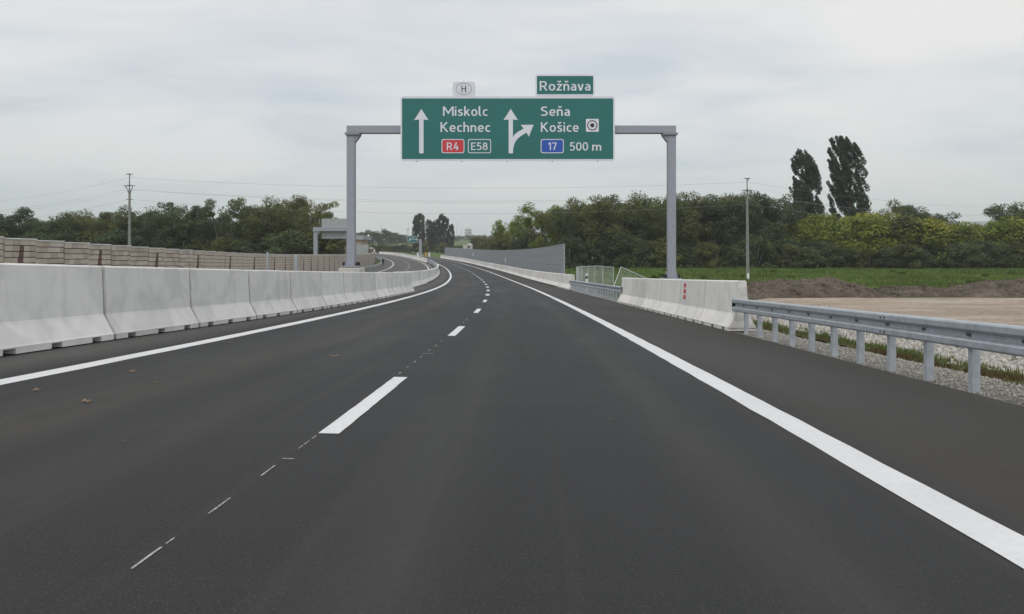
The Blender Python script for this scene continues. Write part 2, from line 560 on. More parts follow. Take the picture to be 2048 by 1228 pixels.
class MB:
    def __init__(s):
        s.v = []; s.f = []; s.uv = None

    def add(s, verts, faces):
        k = len(s.v)
        s.v.extend([tuple(p) for p in verts])
        s.f.extend([tuple(i + k for i in f) for f in faces])
        return s

    def box(s, x0, x1, y0, y1, z0, z1):
        return s.add([(x0, y0, z0), (x1, y0, z0), (x1, y1, z0), (x0, y1, z0), (x0, y0, z1), (x1, y0, z1), (x1, y1, z1), (x0, y1, z1)],
                     [(0, 3, 2, 1), (4, 5, 6, 7), (0, 1, 5, 4), (1, 2, 6, 5), (2, 3, 7, 6), (3, 0, 4, 7)])

    def cbox(s, x0, x1, y0, y1, z0, z1, c=0.01):
        """box with chamfered edges (rounded in the XZ outline, used for blocks)"""
        ring = lambda y, i: [(x0 + i + c, y, z0 + i), (x1 - i - c, y, z0 + i), (x1 - i, y, z0 + i + c), (x1 - i, y, z1 - i - c),
                             (x1 - i - c, y, z1 - i), (x0 + i + c, y, z1 - i), (x0 + i, y, z1 - i - c), (x0 + i, y, z0 + i + c)]
        rs = [ring(y0, c), ring(y0 + c, 0), ring(y1 - c, 0), ring(y1, c)]
        return s.loft(rs, True, True)

    def loft(s, rings, closed=True, caps=False):
        k = len(s.v); n = len(rings[0])
        for r in rings:
            s.v.extend([tuple(p) for p in r])
        for i in range(len(rings) - 1):
            for j in range(n if closed else n - 1):
                a = k + i * n + j; b = k + i * n + (j + 1) % n
                s.f.append((a, b, b + n, a + n))
        if caps:
            s.f.append(tuple(k + j for j in range(n))[::-1])
            m = k + (len(rings) - 1) * n
            s.f.append(tuple(m + j for j in range(n)))
        return s

    def tube(s, pts, radii, seg=8, caps=True):
        pts = [Vector(p) for p in pts]
        if isinstance(radii, (int, float)):
            radii = [radii] * len(pts)
        rings = []
        for i, p in enumerate(pts):
            d = (pts[min(i + 1, len(pts) - 1)] - pts[max(i - 1, 0)])
            d = d.normalized() if d.length > 1e-9 else Vector((0, 0, 1))
            up = Vector((0, 0, 1)) if abs(d.z) < 0.92 else Vector((1, 0, 0))
            a = d.cross(up).normalized(); b = a.cross(d)
            rings.append([p + (a * math.cos(t) + b * math.sin(t)) * radii[i] for t in [2 * PI * q / seg for q in range(seg)]])
        return s.loft(rings, True, caps)

    def mesh(s, name, mat, smooth=False):
        me = bpy.data.meshes.new(name)
        me.from_pydata(s.v, [], s.f)
        me.update()
        if smooth:
            me.polygons.foreach_set('use_smooth', [True] * len(me.polygons))
        if mat:
            me.materials.append(MATS[mat])
        return me

    def build(s, name, mat, parent=None, loc=(0, 0, 0), rot=(0, 0, 0), smooth=False):
        return obj_from(name, s.mesh(name, mat, smooth), parent, loc, rot)


def np_mesh(name, verts, nper, mat, smooth=False):
    """verts (N,3): every nper consecutive verts form one face"""
    me = bpy.data.meshes.new(name)
    nv = len(verts); nf = nv // nper
    me.vertices.add(nv)
    me.vertices.foreach_set('co', np.asarray(verts, dtype=np.float32).ravel())
    me.loops.add(nv)
    me.loops.foreach_set('vertex_index', np.arange(nv, dtype=np.int32))
    me.polygons.add(nf)
    me.polygons.foreach_set('loop_start', np.arange(0, nv, nper, dtype=np.int32))
    me.polygons.foreach_set('loop_total', np.full(nf, nper, dtype=np.int32))
    if smooth:
        me.polygons.foreach_set('use_smooth', np.ones(nf, dtype=bool))
    me.update(calc_edges=True)
    me.materials.append(MATS[mat])
    return me


def np_mesh_idx(name, verts, faces, mat, smooth=False):
    me = bpy.data.meshes.new(name)
    faces = np.asarray(faces, dtype=np.int32)
    nf, k = faces.shape
    me.vertices.add(len(verts))
    me.vertices.foreach_set('co', np.asarray(verts, dtype=np.float32).ravel())
    me.loops.add(nf * k)
    me.loops.foreach_set('vertex_index', faces.ravel())
    me.polygons.add(nf)
    me.polygons.foreach_set('loop_start', np.arange(0, nf * k, k, dtype=np.int32))
    me.polygons.foreach_set('loop_total', np.full(nf, k, dtype=np.int32))
    if smooth:
        me.polygons.foreach_set('use_smooth', np.ones(nf, dtype=bool))
    me.update(calc_edges=True)
    me.materials.append(MATS[mat])
    return me


ORD = ['first', 'second', 'third', 'fourth', 'fifth', 'sixth', 'seventh', 'eighth', 'ninth', 'tenth', 'eleventh', 'twelfth',
       'thirteenth', 'fourteenth', 'fifteenth', 'sixteenth', 'seventeenth', 'eighteenth', 'nineteenth', 'twentieth']
TENS = ['', '', 'twenty', 'thirty', 'forty', 'fifty', 'sixty', 'seventy', 'eighty', 'ninety']


def ordw(n):
    if n <= 20:
        return ORD[n - 1]
    t, u = divmod(n, 10)
    if u == 0:
        return TENS[t][:-1] + 'ieth'
    return TENS[t] + '-' + ORD[u - 1]


# ------------------------------------------------------------------ road line and profile
_ys = np.arange(-30, 2600, 1.0)
_Et = np.interp(_ys, [135, 170, 210, 245, 285, 355, 415, 480, 700, 1000, 1500, 2200, 2600],
                [-3.486, -3.50, -3.30, -2.85, -2.35, -1.25, -0.75, -0.5, 0.5, 1.5, 3, 5, 6])
_E = np.where(_ys < 135, -1.13 - 0.035 * _ys + 0.00013 * _ys ** 2, _Et)
_k = np.ones(25) / 25.0
_Es = np.convolve(np.pad(_E, 12, mode='edge'), _k, mode='valid')
_E = np.where(_ys < 118, _E, _Es)
_r = np.interp(_ys, [-20, 6, 26, 46, 66, 90, 115, 140, 160, 200, 213, 245], [0.1, 0.1, 0.03, -0.15, -0.3, -0.6, -0.75, -0.85, -0.7, -0.35, -0.1, 0])
_r = np.convolve(np.pad(_r, 12, mode='edge'), _k, mode='valid')
_C = -0.00043 * (np.minimum(_ys, 520) - 30) ** 2 + _r


def Ez(y): return float(np.interp(y, _ys, _E))
def Cx(y): return float(np.interp(y, _ys, _C))


CF = 0.022


def zs(d, y):
    """road surface height at lateral offset d"""
    return Ez(y) + CAM_H - CF * max(d, -7.4)


def P(d, y, dz=0.0):
    return Vector((Cx(y) + d, y, zs(d, y) + dz))


def frame(d, y, dl=0.5):
    """heading (about Z) and pitch of the road at y"""
    a = P(d, y - dl); b = P(d, y + dl)
    t = b - a
    return math.atan2(-t.x, t.y), math.atan2(t.z, math.hypot(t.x, t.y))


def road_strip(name, d0, d1, y0, y1, mat, parent=None, dz=0.0, ny=None, nd=2, jitter=0.0, skirt=0.0, seed=0):
    rnd = random.Random(seed)
    n = ny or max(2, int((y1 - y0) / 2.0))
    ds = [d0 + (d1 - d0) * i / (nd - 1) for i in range(nd)]
    if skirt:
        ds = [d0] + ds + [d1]
    v = []; f = []; uv = []
    for i in range(n + 1):
        t = i / n
        y = y0 + (y1 - y0) * t
        for j, d in enumerate(ds):
            dd = d
            if jitter and j in (0, len(ds) - 1):
                dd = d + rnd.uniform(-jitter, jitter)
            p = P(dd, y, dz)
            if skirt and j in (0, len(ds) - 1):
                p.z -= skirt
            v.append(p); uv.append((dd, y))
    m = len(ds)
    for i in range(n):
        for j in range(m - 1):
            a = i * m + j
            f.append((a, a + 1, a + 1 + m, a + m))
    me = bpy.data.meshes.new(name)
    me.from_pydata(v, [], f)
    ul = me.uv_layers.new(name='UVMap')
    li = np.zeros(len(me.loops), dtype=np.int32)
    me.loops.foreach_get('vertex_index', li)
    ul.data.foreach_set('uv', np.array(uv, dtype=np.float32)[li].ravel())
    me.materials.append(MATS[mat])
    me.update()
    return obj_from(name, me, parent)


# ------------------------------------------------------------------ ground
EDGE = 5.15           # right edge of the asphalt


def Gr(y):
    return float(np.interp(y, [-30, 60, 200, 260, 350, 450, 600, 900, 1400, 2200, 4000],
                           [-3.0, -3.0, -3.0, -2.6, -1.2, 0.4, 3.0, 10.0, 22.0, 40.0, 60.0])) + CAM_H


def sstep(t):
    t = min(1.0, max(0.0, t))
    return t * t * (3 - 2 * t)


def ground_z(d, y):
    """natural ground; d is the offset from the road line"""
    if d >= EDGE:
        e = d - EDGE
        zr = zs(EDGE, y) - float(np.interp(e, [0, 1.15, 2.6, 4.2, 9], [0.05, 0.09, 0.30, 0.52, 0.9]))
        return zr + (Gr(y) - zr) * sstep((e - 2.2) / 11.0)
    if d > -21.5:
        return zs(d, y) - 0.30
    e = -21.5 - d
    zr = zs(-21, y) - 0.3
    return zr + (Gr(y) - zr) * sstep(e / 14.0)


def grid_patch(name, ds, ys, zfun, mat, parent=None, jit=0.0, seed=0):
    rnd = random.Random(seed)
    v = []
    for y in ys:
        c = Cx(y)
        for d in ds:
            v.append((c + d, y, zfun(d, y) + (rnd.uniform(-jit, jit) if jit else 0)))
    m = len(ds)
    f = [(i * m + j, i * m + j + 1, (i + 1) * m + j + 1, (i + 1) * m + j) for i in range(len(ys) - 1) for j in range(m - 1)]
    me = bpy.data.meshes.new(name)
    me.from_pydata(v, [], f)
    me.polygons.foreach_set('use_smooth', [True] * len(f))
    me.materials.append(MATS[mat])
    return obj_from(name, me, parent)


def lin(a, b, n):
    return [a + (b - a) * i / (n - 1) for i in range(n)]


ground = grid_patch('ground',
                    [-5500, -3000, -1500, -700, -350, -180, -100, -70, -50, -40, -34, -28, -24, -21.51, -21.49, -14, -7.4, 0, 5.14] + lin(5.16, 19, 16) +
                    [24, 30, 40, 55, 75, 100, 140, 200, 350, 700, 1500, 3000, 5500],
                    lin(-25, 120, 50)[:-1] + lin(120, 480, 61) + [520, 580, 660, 760, 900, 1100, 1400, 1800, 2300, 3200, 4500, 5600], ground_z, 'ground_cover')
tag(ground, kind='structure')

road = road_strip('road', -7.9, EDGE, -20, 480, 'asphalt', nd=9, skirt=0.25)
tag(road, kind='structure')
road2 = road_strip('road', -20.4, -8.3, -20, 480, 'asphalt', nd=7, skirt=0.25)
tag(road2, kind='structure')
med = road_strip('median_strip', -8.3, -7.9, -20, 480, 'verge_gravel', dz=0.01, nd=2, skirt=0.05)
tag(med, kind='structure')

# painted markings: parts of the road
road_strip('edge_line', 2.305, 2.570, -4, 480, 'road_paint', road, 0.004, ny=900, nd=4, jitter=0.008, seed=1)
road_strip('edge_line', -5.08, -4.82, 2, 480, 'road_paint', road, 0.004, ny=800, nd=4, jitter=0.008, seed=2)
road_strip('edge_line', -8.87, -8.63, 20, 480, 'road_paint', road2, 0.004, nd=3)
road_strip('edge_line', -17.12, -16.88, 20, 480, 'road_paint', road2, 0.004, nd=3)


def dash_d(y):
    return -1.10


for k in range(46):
    y0 = 5.74 + 9.75 * k
    ln = 3.3 if k < 1 else 3.0
    hw = .075 if k < 4 else .11
    o = road_strip('lane_dash', -1.152 - hw, -1.152 + hw, y0, y0 + ln, 'road_paint', road, 0.004, ny=16, nd=3, jitter=0.003, seed=10 + k)
for k in range(34):
    y0 = 150 + 9.6 * k
    road_strip('lane_dash', -13.08, -12.92, y0, y0 + 3, 'road_paint', road2, 0.004, ny=4, nd=2)
# thin pre-marking strokes left by the paint crew
for (y0, y1, d0, w) in ((3.05, 3.30, -1.232, .0055), (3.34, 3.42, -1.232, .004), (3.77, 4.05, -1.227, .0055), (4.50, 4.75, -1.222, .0055), (5.22, 5.48, -1.220, .0055), (5.55, 5.66, -1.22, .004),
                        (9.35, 9.50, -1.22, .008), (10.0, 10.12, -1.22, .007), (10.6, 10.8, -1.22, .008), (11.3, 11.45, -1.22, .008),
                        (12.3, 12.5, -1.22, .008), (13.2, 13.4, -1.22, .008), (14.1, 14.3, -1.22, .008), (19.9, 20.2, -1.22, .010), (21.3, 21.7, -1.22, .010)):
    road_strip('guide_stroke', d0 - w, d0 + w, y0, y1, 'faded_paint', road, 0.0035, ny=3, nd=2, jitter=0.002, seed=int(y0 * 10))
for (y, x0, x1, w) in ((4.92, -1.235, -1.165, .02), (11.85, -1.27, -1.10, .03), (13.1, -1.25, -1.13, .03), (21.0, -1.30, -1.10, .06), (30.6, -1.32, -1.1, .09)):
    road_strip('guide_stroke', x0, x1, y, y + w, 'faded_paint', road, 0.0035, ny=2, nd=3, seed=int(y * 10))

# right-hand roadside sheets
verge = grid_patch('gravel_verge', lin(EDGE + .005, EDGE + 1.35, 6), lin(-8, 80, 89), lambda d, y: ground_z(d, y) + 0.02, 'verge_gravel', jit=0.006)
tag(verge, kind='structure')


def zone_noise(y, a, p):
    return a * math.sin(y * 0.7 + p) + a * 0.6 * math.sin(y * 1.9 + 2 * p) + a * 0.4 * math.sin(y * 4.3 + p)


ditch = grid_patch('ditch', lin(EDGE + 1.30, EDGE + 5.2, 12), lin(-4, 44, 97), lambda d, y: ground_z(d, y) + 0.03 + 0.05 * math.sin(d * 5 + y * 2.3) * math.sin(y * 3.1), 'ditch_soil', jit=0.02)
tag(ditch, kind='structure')


def rubble_z(d, y):
    e = d - EDGE - 3.4 - zone_noise(y, 0.22, 1.0)
    return ground_z(d, y) + 0.10 * sstep(e / 0.8) - 0.06 + 0.02 * math.sin(d * 3) * math.sin(y * 2)


rub = grid_patch('rubble_bed', lin(EDGE + 3.0, EDGE + 13, 30), lin(4, 46, 85), rubble_z, 'rubble_bed', jit=0.02)
tag(rub, kind='structure')


def yard_z(d, y):
    k = sstep((d - EDGE - 10.0) / 2.0) * sstep((54 - y) / 3.0)
    return ground_z(d, y) - 0.05 + 0.14 * k + 0.02 * math.sin(d * .9) * math.sin(y * 1.1)


yard = grid_patch('gravel_yard', lin(EDGE + 9.5, EDGE + 50, 50), lin(6, 54, 60), yard_z, 'yard_gravel', jit=0.012)
tag(yard, kind='structure')

# loose stones (uncountable)
ICO = None


def ico():
    bm = bmesh.new()
    bmesh.ops.create_icosphere(bm, subdivisions=1, radius=1.0)
    v = np.array([p.co[:] for p in bm.verts]); f = np.array([[q.index for q in fc.verts] for fc in bm.faces])
    bm.free()
    return v, f


def octa():
    v = np.array([(1, 0, 0), (-1, 0, 0), (0, 1, 0), (0, -1, 0), (0, 0, 1), (0, 0, -1)], float)
    f = np.array([(0, 2, 4), (2, 1, 4), (1, 3, 4), (3, 0, 4), (2, 0, 5), (1, 2, 5), (3, 1, 5), (0, 3, 5)])
    return v, f


def scatter(name, base, pts, sizes, mat, seed, label, cat=None):
    rng = np.random.default_rng(seed)
    bv, bf = base
    n = len(pts)
    sc = rng.uniform(0.6, 1.35, (n, 1, 3)) * sizes[:, None, None]
    v = bv[None] * (1 + rng.uniform(-.22, .22, (n, len(bv), 1))) * sc
    a = rng.uniform(0, 2 * PI, n); b = rng.uniform(-.6, .6, n)
    ca, sa, cb, sb = np.cos(a), np.sin(a), np.cos(b), np.sin(b)
    x, y, z = v[..., 0], v[..., 1], v[..., 2]
    y2 = y * cb[:, None] - z * sb[:, None]; z2 = y * sb[:, None] + z * cb[:, None]
    x3 = x * ca[:, None] - y2 * sa[:, None]; y3 = x * sa[:, None] + y2 * ca[:, None]
    v = np.stack([x3, y3, z2], -1) + pts[:, None, :]
    f = (bf[None] + (np.arange(n) * len(bv))[:, None, None]).reshape(-1, 3)
    me = np_mesh_idx(name, v.reshape(-1, 3), f, mat)
    o = obj_from(name, me)
    tag(o, label, cat, kind='stuff')
    return o


rnd = random.Random(5)
pts = []; sz = []
for _ in range(15000):
    y = 6 + 38 * rnd.random() ** 1.15
    d = EDGE + 3.3 + zone_noise(y, 0.22, 1.0) + 9.0 * rnd.random()
    s = rnd.choice((.035, .045, .055, .07, .09))
    pts.append((Cx(y) + d, y, rubble_z(d, y) + s * 0.35)); sz.append(s)
scatter('rubble_stones', ico(), np.array(pts), np.array(sz), 'stone_pale', 1, 'pale broken stones spread behind the ditch beside the guardrail', 'stones')
pts = []; sz = []
for _ in range(15000):
    y = 5 + 36 * rnd.random() ** 1.3
    d = EDGE + 0.02 + 1.35 * rnd.random() ** 0.8
    s = rnd.uniform(.008, .026)
    pts.append((Cx(y) + d, y, ground_z(d, y) + 0.02 + s * 0.3)); sz.append(s)
scatter('verge_pebbles', octa(), np.array(pts), np.array(sz), 'stone_grey', 2, 'small grey pebbles along the asphalt edge under the guardrail', 'pebbles')


def blades(name, pts, hs, per, spread, mat, seed, label, wid=0.012):
    rng = np.random.default_rng(seed)
    n = len(pts)
    P0 = np.repeat(np.asarray(pts), per, 0)
    h = np.repeat(np.asarray(hs), per) * rng.uniform(.5, 1.2, n * per)
    P0 = P0 + np.stack([rng.normal(0, spread, n * per), rng.normal(0, spread, n * per), np.zeros(n * per)], -1)
    a = rng.uniform(0, 2 * PI, n * per)
    w = wid * rng.uniform(.6, 1.5, n * per) * (h / np.mean(h))
    lean = rng.normal(0, .30, (n * per, 2)) * h[:, None]
    dx = np.stack([np.cos(a) * w, np.sin(a) * w, np.zeros_like(a)], -1)
    tip = P0 + np.stack([lean[:, 0], lean[:, 1], h], -1)
    v = np.stack([P0 - dx, P0 + dx, tip], 1).reshape(-1, 3)
    o = obj_from(name, np_mesh(name, v, 3, mat))
    tag(o, label, 'grass', kind='stuff')
    return o


pts = []; hs = []; ptd = []; hd = []
for _ in range(5200):
    y = 7 + 34 * rnd.random() ** 1.2
    e = 1.4 + 3.0 * rnd.random()
    d = EDGE + e
    q = (Cx(y) + d, y, ground_z(d, y) + 0.02)
    pn = math.sin(y * 1.7 + 2 * math.sin(d * 2.1)) + math.sin(y * .63 + d) * .8
    if pn < -.55 and rnd.random() < .75:
        continue
    if e < 2.0 + .35 * pn or rnd.random() < 0.25:
        ptd.append(q); hd.append(rnd.uniform(.04, .12))
    else:
        pts.append(q); hs.append(rnd.uniform(.025, .13) * (1.15 + .4 * pn))
blades('ditch_grass', pts, hs, 12, 0.13, 'grass_olive', 3, 'green grass growing in the ditch behind the guardrail', 0.008)
blades('ditch_dry_grass', ptd, hd, 8, 0.06, 'grass_dry', 4, 'brown dry grass fringe between gravel verge and green ditch', 0.007)
pts = []; hs = []
for _ in range(26000):
    y = 46 + 112 * rnd.random() ** 1.2
    d = EDGE + 3 + (85 + 0.2 * y) * rnd.random()
    if y < 54 and EDGE + 10 < d < EDGE + 51:
        continue
    pts.append((Cx(y) + d, y, ground_z(d, y) - .02)); hs.append(rnd.uniform(.15, .40))
blades('meadow_grass', pts, hs, 5, 0.22, 'grass_blade', 6, 'bright green meadow grass between soil heaps and the wood', 0.03)

pts = []; hs = []
for _ in range(16000):
    y = 46 + 105 * rnd.random() ** 1.4
    d = EDGE + 3 + (80 + 0.2 * y) * rnd.random()
    q = math.sin(d * .31 + 2 * math.sin(y * .11)) + math.sin(y * .23 + d * .12) + math.sin(d * .9 + y * .5) * .6
    if q < .5 or (y < 54.5 and EDGE + 10 < d < EDGE + 51):
        continue
    pts.append((Cx(y) + d, y, ground_z(d, y) - .02)); hs.append(rnd.uniform(.2, .55) * (.6 + .35 * q))
blades('rough_grass', pts, hs, 7, 0.25, 'grass_olive', 8, 'taller rough olive grass patches on the meadow', 0.035)

# ------------------------------------------------------------------ soil heaps


def mound(label, cx, cy, rx, ry, h, seed):
    rng = np.random.default_rng(seed)
    nx, ny = 90, 50
    ph = rng.uniform(0, 6.28, 12); kx = rng.uniform(.5, 3.2, 12); ky = rng.uniform(.5, 3.2, 12)
    v = []
    for j in range(ny):
        for i in range(nx):
            u = -1 + 2 * i / (nx - 1); w = -1 + 2 * j / (ny - 1)
            x = cx + u * rx; y = cy + w * ry
            prof = max(0.0, 1 - abs(u) ** 2.4) * max(0.0, 1 - abs(w) ** 2.0)
            n = sum(math.sin(kx[q] * u * 4 + ph[q]) * math.cos(ky[q] * w * 4 + ph[-q]) for q in range(12)) / 12
            n2 = float(rng.normal(0, 1)) * 0.028 + 0.07 * math.sin(u * 31 + 3 * math.sin(w * 9)) * math.sin(w * 17 + 2 * math.sin(u * 13)) * prof ** .5
            z = Gr(y) + h * (prof ** 0.72) * (1 + 0.55 * n) + (n2 if prof > .03 else 0) - (0.15 if prof <= 0.001 else 0)
            v.append((x, y, z))
    f = [(j * nx + i, j * nx + i + 1, (j + 1) * nx + i + 1, (j + 1) * nx + i) for j in range(ny - 1) for i in range(nx - 1)]
    mb = MB(); mb.add(v, f)
    o = mb.build('soil_heap', 'mound_soil')
    tag(o, label, 'soil heap', 'excavated soil heaps')
    # loose clods
    rr = random.Random(seed)
    pts = []; sz = []
    for _ in range(420):
        i, j = rr.randrange(nx), rr.randrange(ny)
        p = v[j * nx + i]
        if p[2] < Gr(p[1]) + .12:
            continue
        q = rr.uniform(.03, .12) * (1.8 if rr.random() < .1 else 1)
        pts.append((p[0], p[1], p[2])); sz.append(q)
    c = scatter('clods', ico(), np.array(pts), np.array(sz), 'mound_soil', seed, None)
    c.parent = o
    return o


mound('long brown soil heap right behind the end of the white barrier row', 20.0, 55, 5.2, 3.4, 1.08, 1)
mound('low brown soil heap between the two larger heaps', 28.2, 56, 3.1, 2.6, 0.55, 2)
mound('tall brown soil heap at the right picture edge', 36.0, 56.5, 5.2, 3.4, 0.98, 3)

# ------------------------------------------------------------------ concrete barriers


def barrier_mesh(L=EL - 0.040, notch=True):
    """double-sided profile barrier, along +Y from 0 to L, centre at x = 0"""
    prof = [(0.33, 0.082), (0.33, 0.10), (0.315, 0.115), (0.17, 0.375), (0.15, 0.42), (0.108, 1.175), (0.085, 1.20)]
    full = [(x, z) for x, z in prof] + [(-x, z) for x, z in prof[::-1]]

    def ring(y, ins):
        return [(x - math.copysign(ins, x), y, z - (ins if z > 1.0 else 0)) for x, z in full]
    mb = MB()
    ys = [0.0, 0.010] + lin(0.010, L - 0.010, 5)[1:-1] + [L - 0.010, L]
    rings = [ring(0, 0.008)] + [ring(y, 0) for y in ys[1:-1]] + [ring(L, 0.008)]
    mb.loft([r[::-1] for r in rings], True, True)
    # foot segments between the drain notches
    if notch:
        gap = 0.26; c = [L / 6, L / 2, 5 * L / 6]
        cuts = [0.0] + sum([[q - gap / 2, q + gap / 2] for q in c], []) + [L]
        for i in range(0, len(cuts), 2):
            a, b = cuts[i] + (0.02 if i == 0 else 0), cuts[i + 1] - (0.02 if i == len(cuts) - 2 else 0)
            mb.box(-0.329, 0.329, a, b, 0.008, 0.083)
        mb.box(-0.07, 0.07, 0.03, L - 0.03, 0.004, 0.0835)
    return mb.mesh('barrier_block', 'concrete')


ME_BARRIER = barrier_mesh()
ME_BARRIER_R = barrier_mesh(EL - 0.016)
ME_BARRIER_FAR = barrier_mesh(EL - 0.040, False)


def barrier(d_center, y, label, group, far=False, yend=None, dz=0.0, me=None):
    a = P(d_center, y, dz)
    d2 = d_center if yend is None else yend
    b = P(d2, y + EL, dz)
    t = b - a
    hz = math.atan2(-t.x, t.y); pt = math.atan2(t.z, math.hypot(t.x, t.y))
    o = obj_from('concrete_barrier', me or (ME_BARRIER_FAR if far else ME_BARRIER), None, a, (pt, 0, hz))
    tag(o, label, 'barrier', group)
    return o


def dleft(y):      # base front offset of the near median row
    return float(np.interp(y, [5, 14, 20, 26, 37, 48], [-6.42, -6.38, -6.15, -5.95, -5.75, -5.55]))


y = 9.8 - EL
k = 0
while y < 46.5:
    k += 1
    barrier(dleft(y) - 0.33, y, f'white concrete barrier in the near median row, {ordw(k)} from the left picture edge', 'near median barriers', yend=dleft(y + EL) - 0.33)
    y += EL
y = 49.5; k = 0
while y < 146:
    k += 1
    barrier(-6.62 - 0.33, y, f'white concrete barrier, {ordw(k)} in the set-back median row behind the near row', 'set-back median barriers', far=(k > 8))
    y += EL
y = 226.0; k = 0
while y < 430:
    k += 1
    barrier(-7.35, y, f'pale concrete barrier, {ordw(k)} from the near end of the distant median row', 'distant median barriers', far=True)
    y += EL

# right side
right_row = []
for k in range(6):
    y = 18.9 + EL * k
    o = barrier(5.12 + 0.33, y, f'white concrete barrier by the right gantry column, {ordw(k + 1)} from the near end', 'barriers at the right gantry column', me=ME_BARRIER_R)
    right_row.append(o)
Y_R1 = 18.9 + EL * 6


def reflector(par, yc):
    fx = lambda z: -(0.15 - 0.0556 * (z - 0.42))
    for z in (0.66, 0.84, 1.02):
        hh = 0.062; t = 0.005; hw = 0.15
        a, b = fx(z - hh) - .001, fx(z + hh) - .001
        mb = MB()
        mb.add([(a, yc - hw, z - hh), (a, yc + hw, z - hh), (b, yc + hw, z + hh), (b, yc - hw, z + hh),
                (a - t, yc - hw, z - hh), (a - t, yc + hw, z - hh), (b - t, yc + hw, z + hh), (b - t, yc - hw, z + hh)],
               [(0, 1, 2, 3), (7, 6, 5, 4), (0, 4, 5, 1), (1, 5, 6, 2), (2, 6, 7, 3), (3, 7, 4, 0)])
        mb.build('reflector', 'reflector_red', par)


reflector(right_row[1], 2.55)
y = 62.2; k = 0
RB2 = []
while y < 305:
    k += 1
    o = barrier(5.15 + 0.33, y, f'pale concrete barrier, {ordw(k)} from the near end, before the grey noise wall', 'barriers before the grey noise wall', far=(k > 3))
    RB2.append(o)
    y += EL
for q in (3, 8, 14, 22):
    reflector(RB2[q], 1.2)

# ------------------------------------------------------------------ steel guardrails
WPROF = [(0.083, 0.310), (0.060, 0.312), (0.012, 0.300), (0.0, 0.282), (0.0, 0.222), (0.010, 0.206), (0.066, 0.182), (0.072, 0.172),
         (0.072, 0.138), (0.066, 0.128), (0.010, 0.104), (0.0, 0.088), (0.0, 0.028), (0.012, 0.010), (0.060, -0.002), (0.083, 0.0)]


def wbeam(name, d, y0, y1, side, ztop, parent, step=1.0, mat='galvanised'):
    """side=+1: face looks to -X (rail right of the road)"""
    n = max(2, int((y1 - y0) / step))
    zb = ztop - 0.31
    prof = WPROF + [(x + 0.004, z) for x, z in WPROF[::-1]]
    rings = []
    for i in range(n + 1):
        y = y0 + (y1 - y0) * i / n
        p = P(d, y)
        rings.append([(p.x + side * x, p.y, p.z + zb + z) for x, z in prof])
    mb = MB()
    mb.loft(rings, True, True)
    return mb.build(name, mat, parent)


def post_mesh(h, mat='galvanised_post'):
    mb = MB()
    t = 0.006; w = 0.042; dp = 0.09
    out = [(0, -w), (dp, -w), (dp, -w + 0.022), (dp - t, -w + 0.022), (dp - t, -w + t), (t, -w + t), (t, w - t), (dp - t, w - t), (dp - t, w - 0.022), (dp, w - 0.022), (dp, w), (0, w)]
    mb.loft([[(x, y, -0.3) for x, y in out], [(x, y, h) for x, y in out]], True, True)
    return mb.mesh('post', mat)


ME_POST = post_mesh(0.73)
_b = MB(); _b.tube([(0, 0, 0), (-0.012, 0, 0)], [0.016, 0.012], 6); ME_BOLT = _b.mesh('bolt', 'pole_steel')
_b = MB(); _b.box(-0.006, 0.002, -0.045, 0.045, -0.016, 0.016); ME_SLOT = _b.mesh('bolt_plate', 'pole_steel')


def guardrail(d, y0, y1, label, posts, side=1, bolts=True, ztop=0.775):
    root = empty('guardrail', P(d, (y0 + y1) / 2))
    tag(root, label, 'guardrail')
    off = -Vector(root.location)
    w = wbeam('rail', d, y0, y1, side, ztop, root)
    w.location = off
    for y in posts:
        p = P(d + side * 0.086, y)
        hz, _ = frame(d, y)
        o = obj_from('post', ME_POST, root, p + off + Vector((0, 0, -0.02)), (0, 0, hz if side > 0 else hz + PI))
        if bolts:
            obj_from('bolt_plate', ME_SLOT, o, (-0.086 + 0.070, 0, ztop - 0.155 + .02))
    if bolts:
        ys = y0 + 1.45
        while ys < y1:
            for dy in (0, 0.12):
                for dz in (-0.058, -0.252):
                    p = P(d, ys + dy, ztop + dz) + off
                    obj_from('bolt', ME_BOLT, root, p)
            ys += 4.2
    return root


near_rail = guardrail(5.22, -3.0, 18.99, 'near galvanised steel guardrail on the gravel verge at the right', [9.08 + 1.02 * q for q in range(-11, 10)])
guardrail(5.26, Y_R1 - 0.35, 62.9, 'galvanised steel guardrail joining the two concrete barrier rows on the right', [39.2 + 1.02 * q for q in range(0, 23)])
# far left steel rail along the opposite carriageway
guardrail(-20.0, 60, 330, 'galvanised steel guardrail before the stone noise wall of the opposite carriageway', [61 + 4.0 * q for q in range(0, 67)], side=-1, bolts=False)


def median_gate():
    """removable steel barrier closing the gap in the median"""
    root = empty('steel_median_barrier', P(-6.95, 185))
    tag(root, 'galvanised steel barrier closing the gap between two concrete median rows', 'barrier')
    off = -Vector(root.location)
    for side, dd in ((1, -6.70), (-1, -7.22)):
        w = wbeam('rail', dd, 145.6, 226.4, side, 0.95, root, 2.0); w.location = off
        w = wbeam('rail', dd, 145.6, 226.4, side, 0.56, root, 2.0); w.location = off
    y = 146.5
    mb = MB(); mb.box(-0.15, 0.15, -0.06, 0.06, -0.05, 0.98); me = mb.mesh('post', 'galvanised_post')
    while y < 226:
        obj_from('post', me, root, P(-6.96, y) + off, (0, 0, frame(-6.96, y)[0]))
        y += 2.67


median_gate()

# ------------------------------------------------------------------ sign gantry
GY = 38.0
GS = F / GY


def gx(px): return (px - 1024.0) / GS
def gz(py): return CAM_H + (HOR - py) / GS


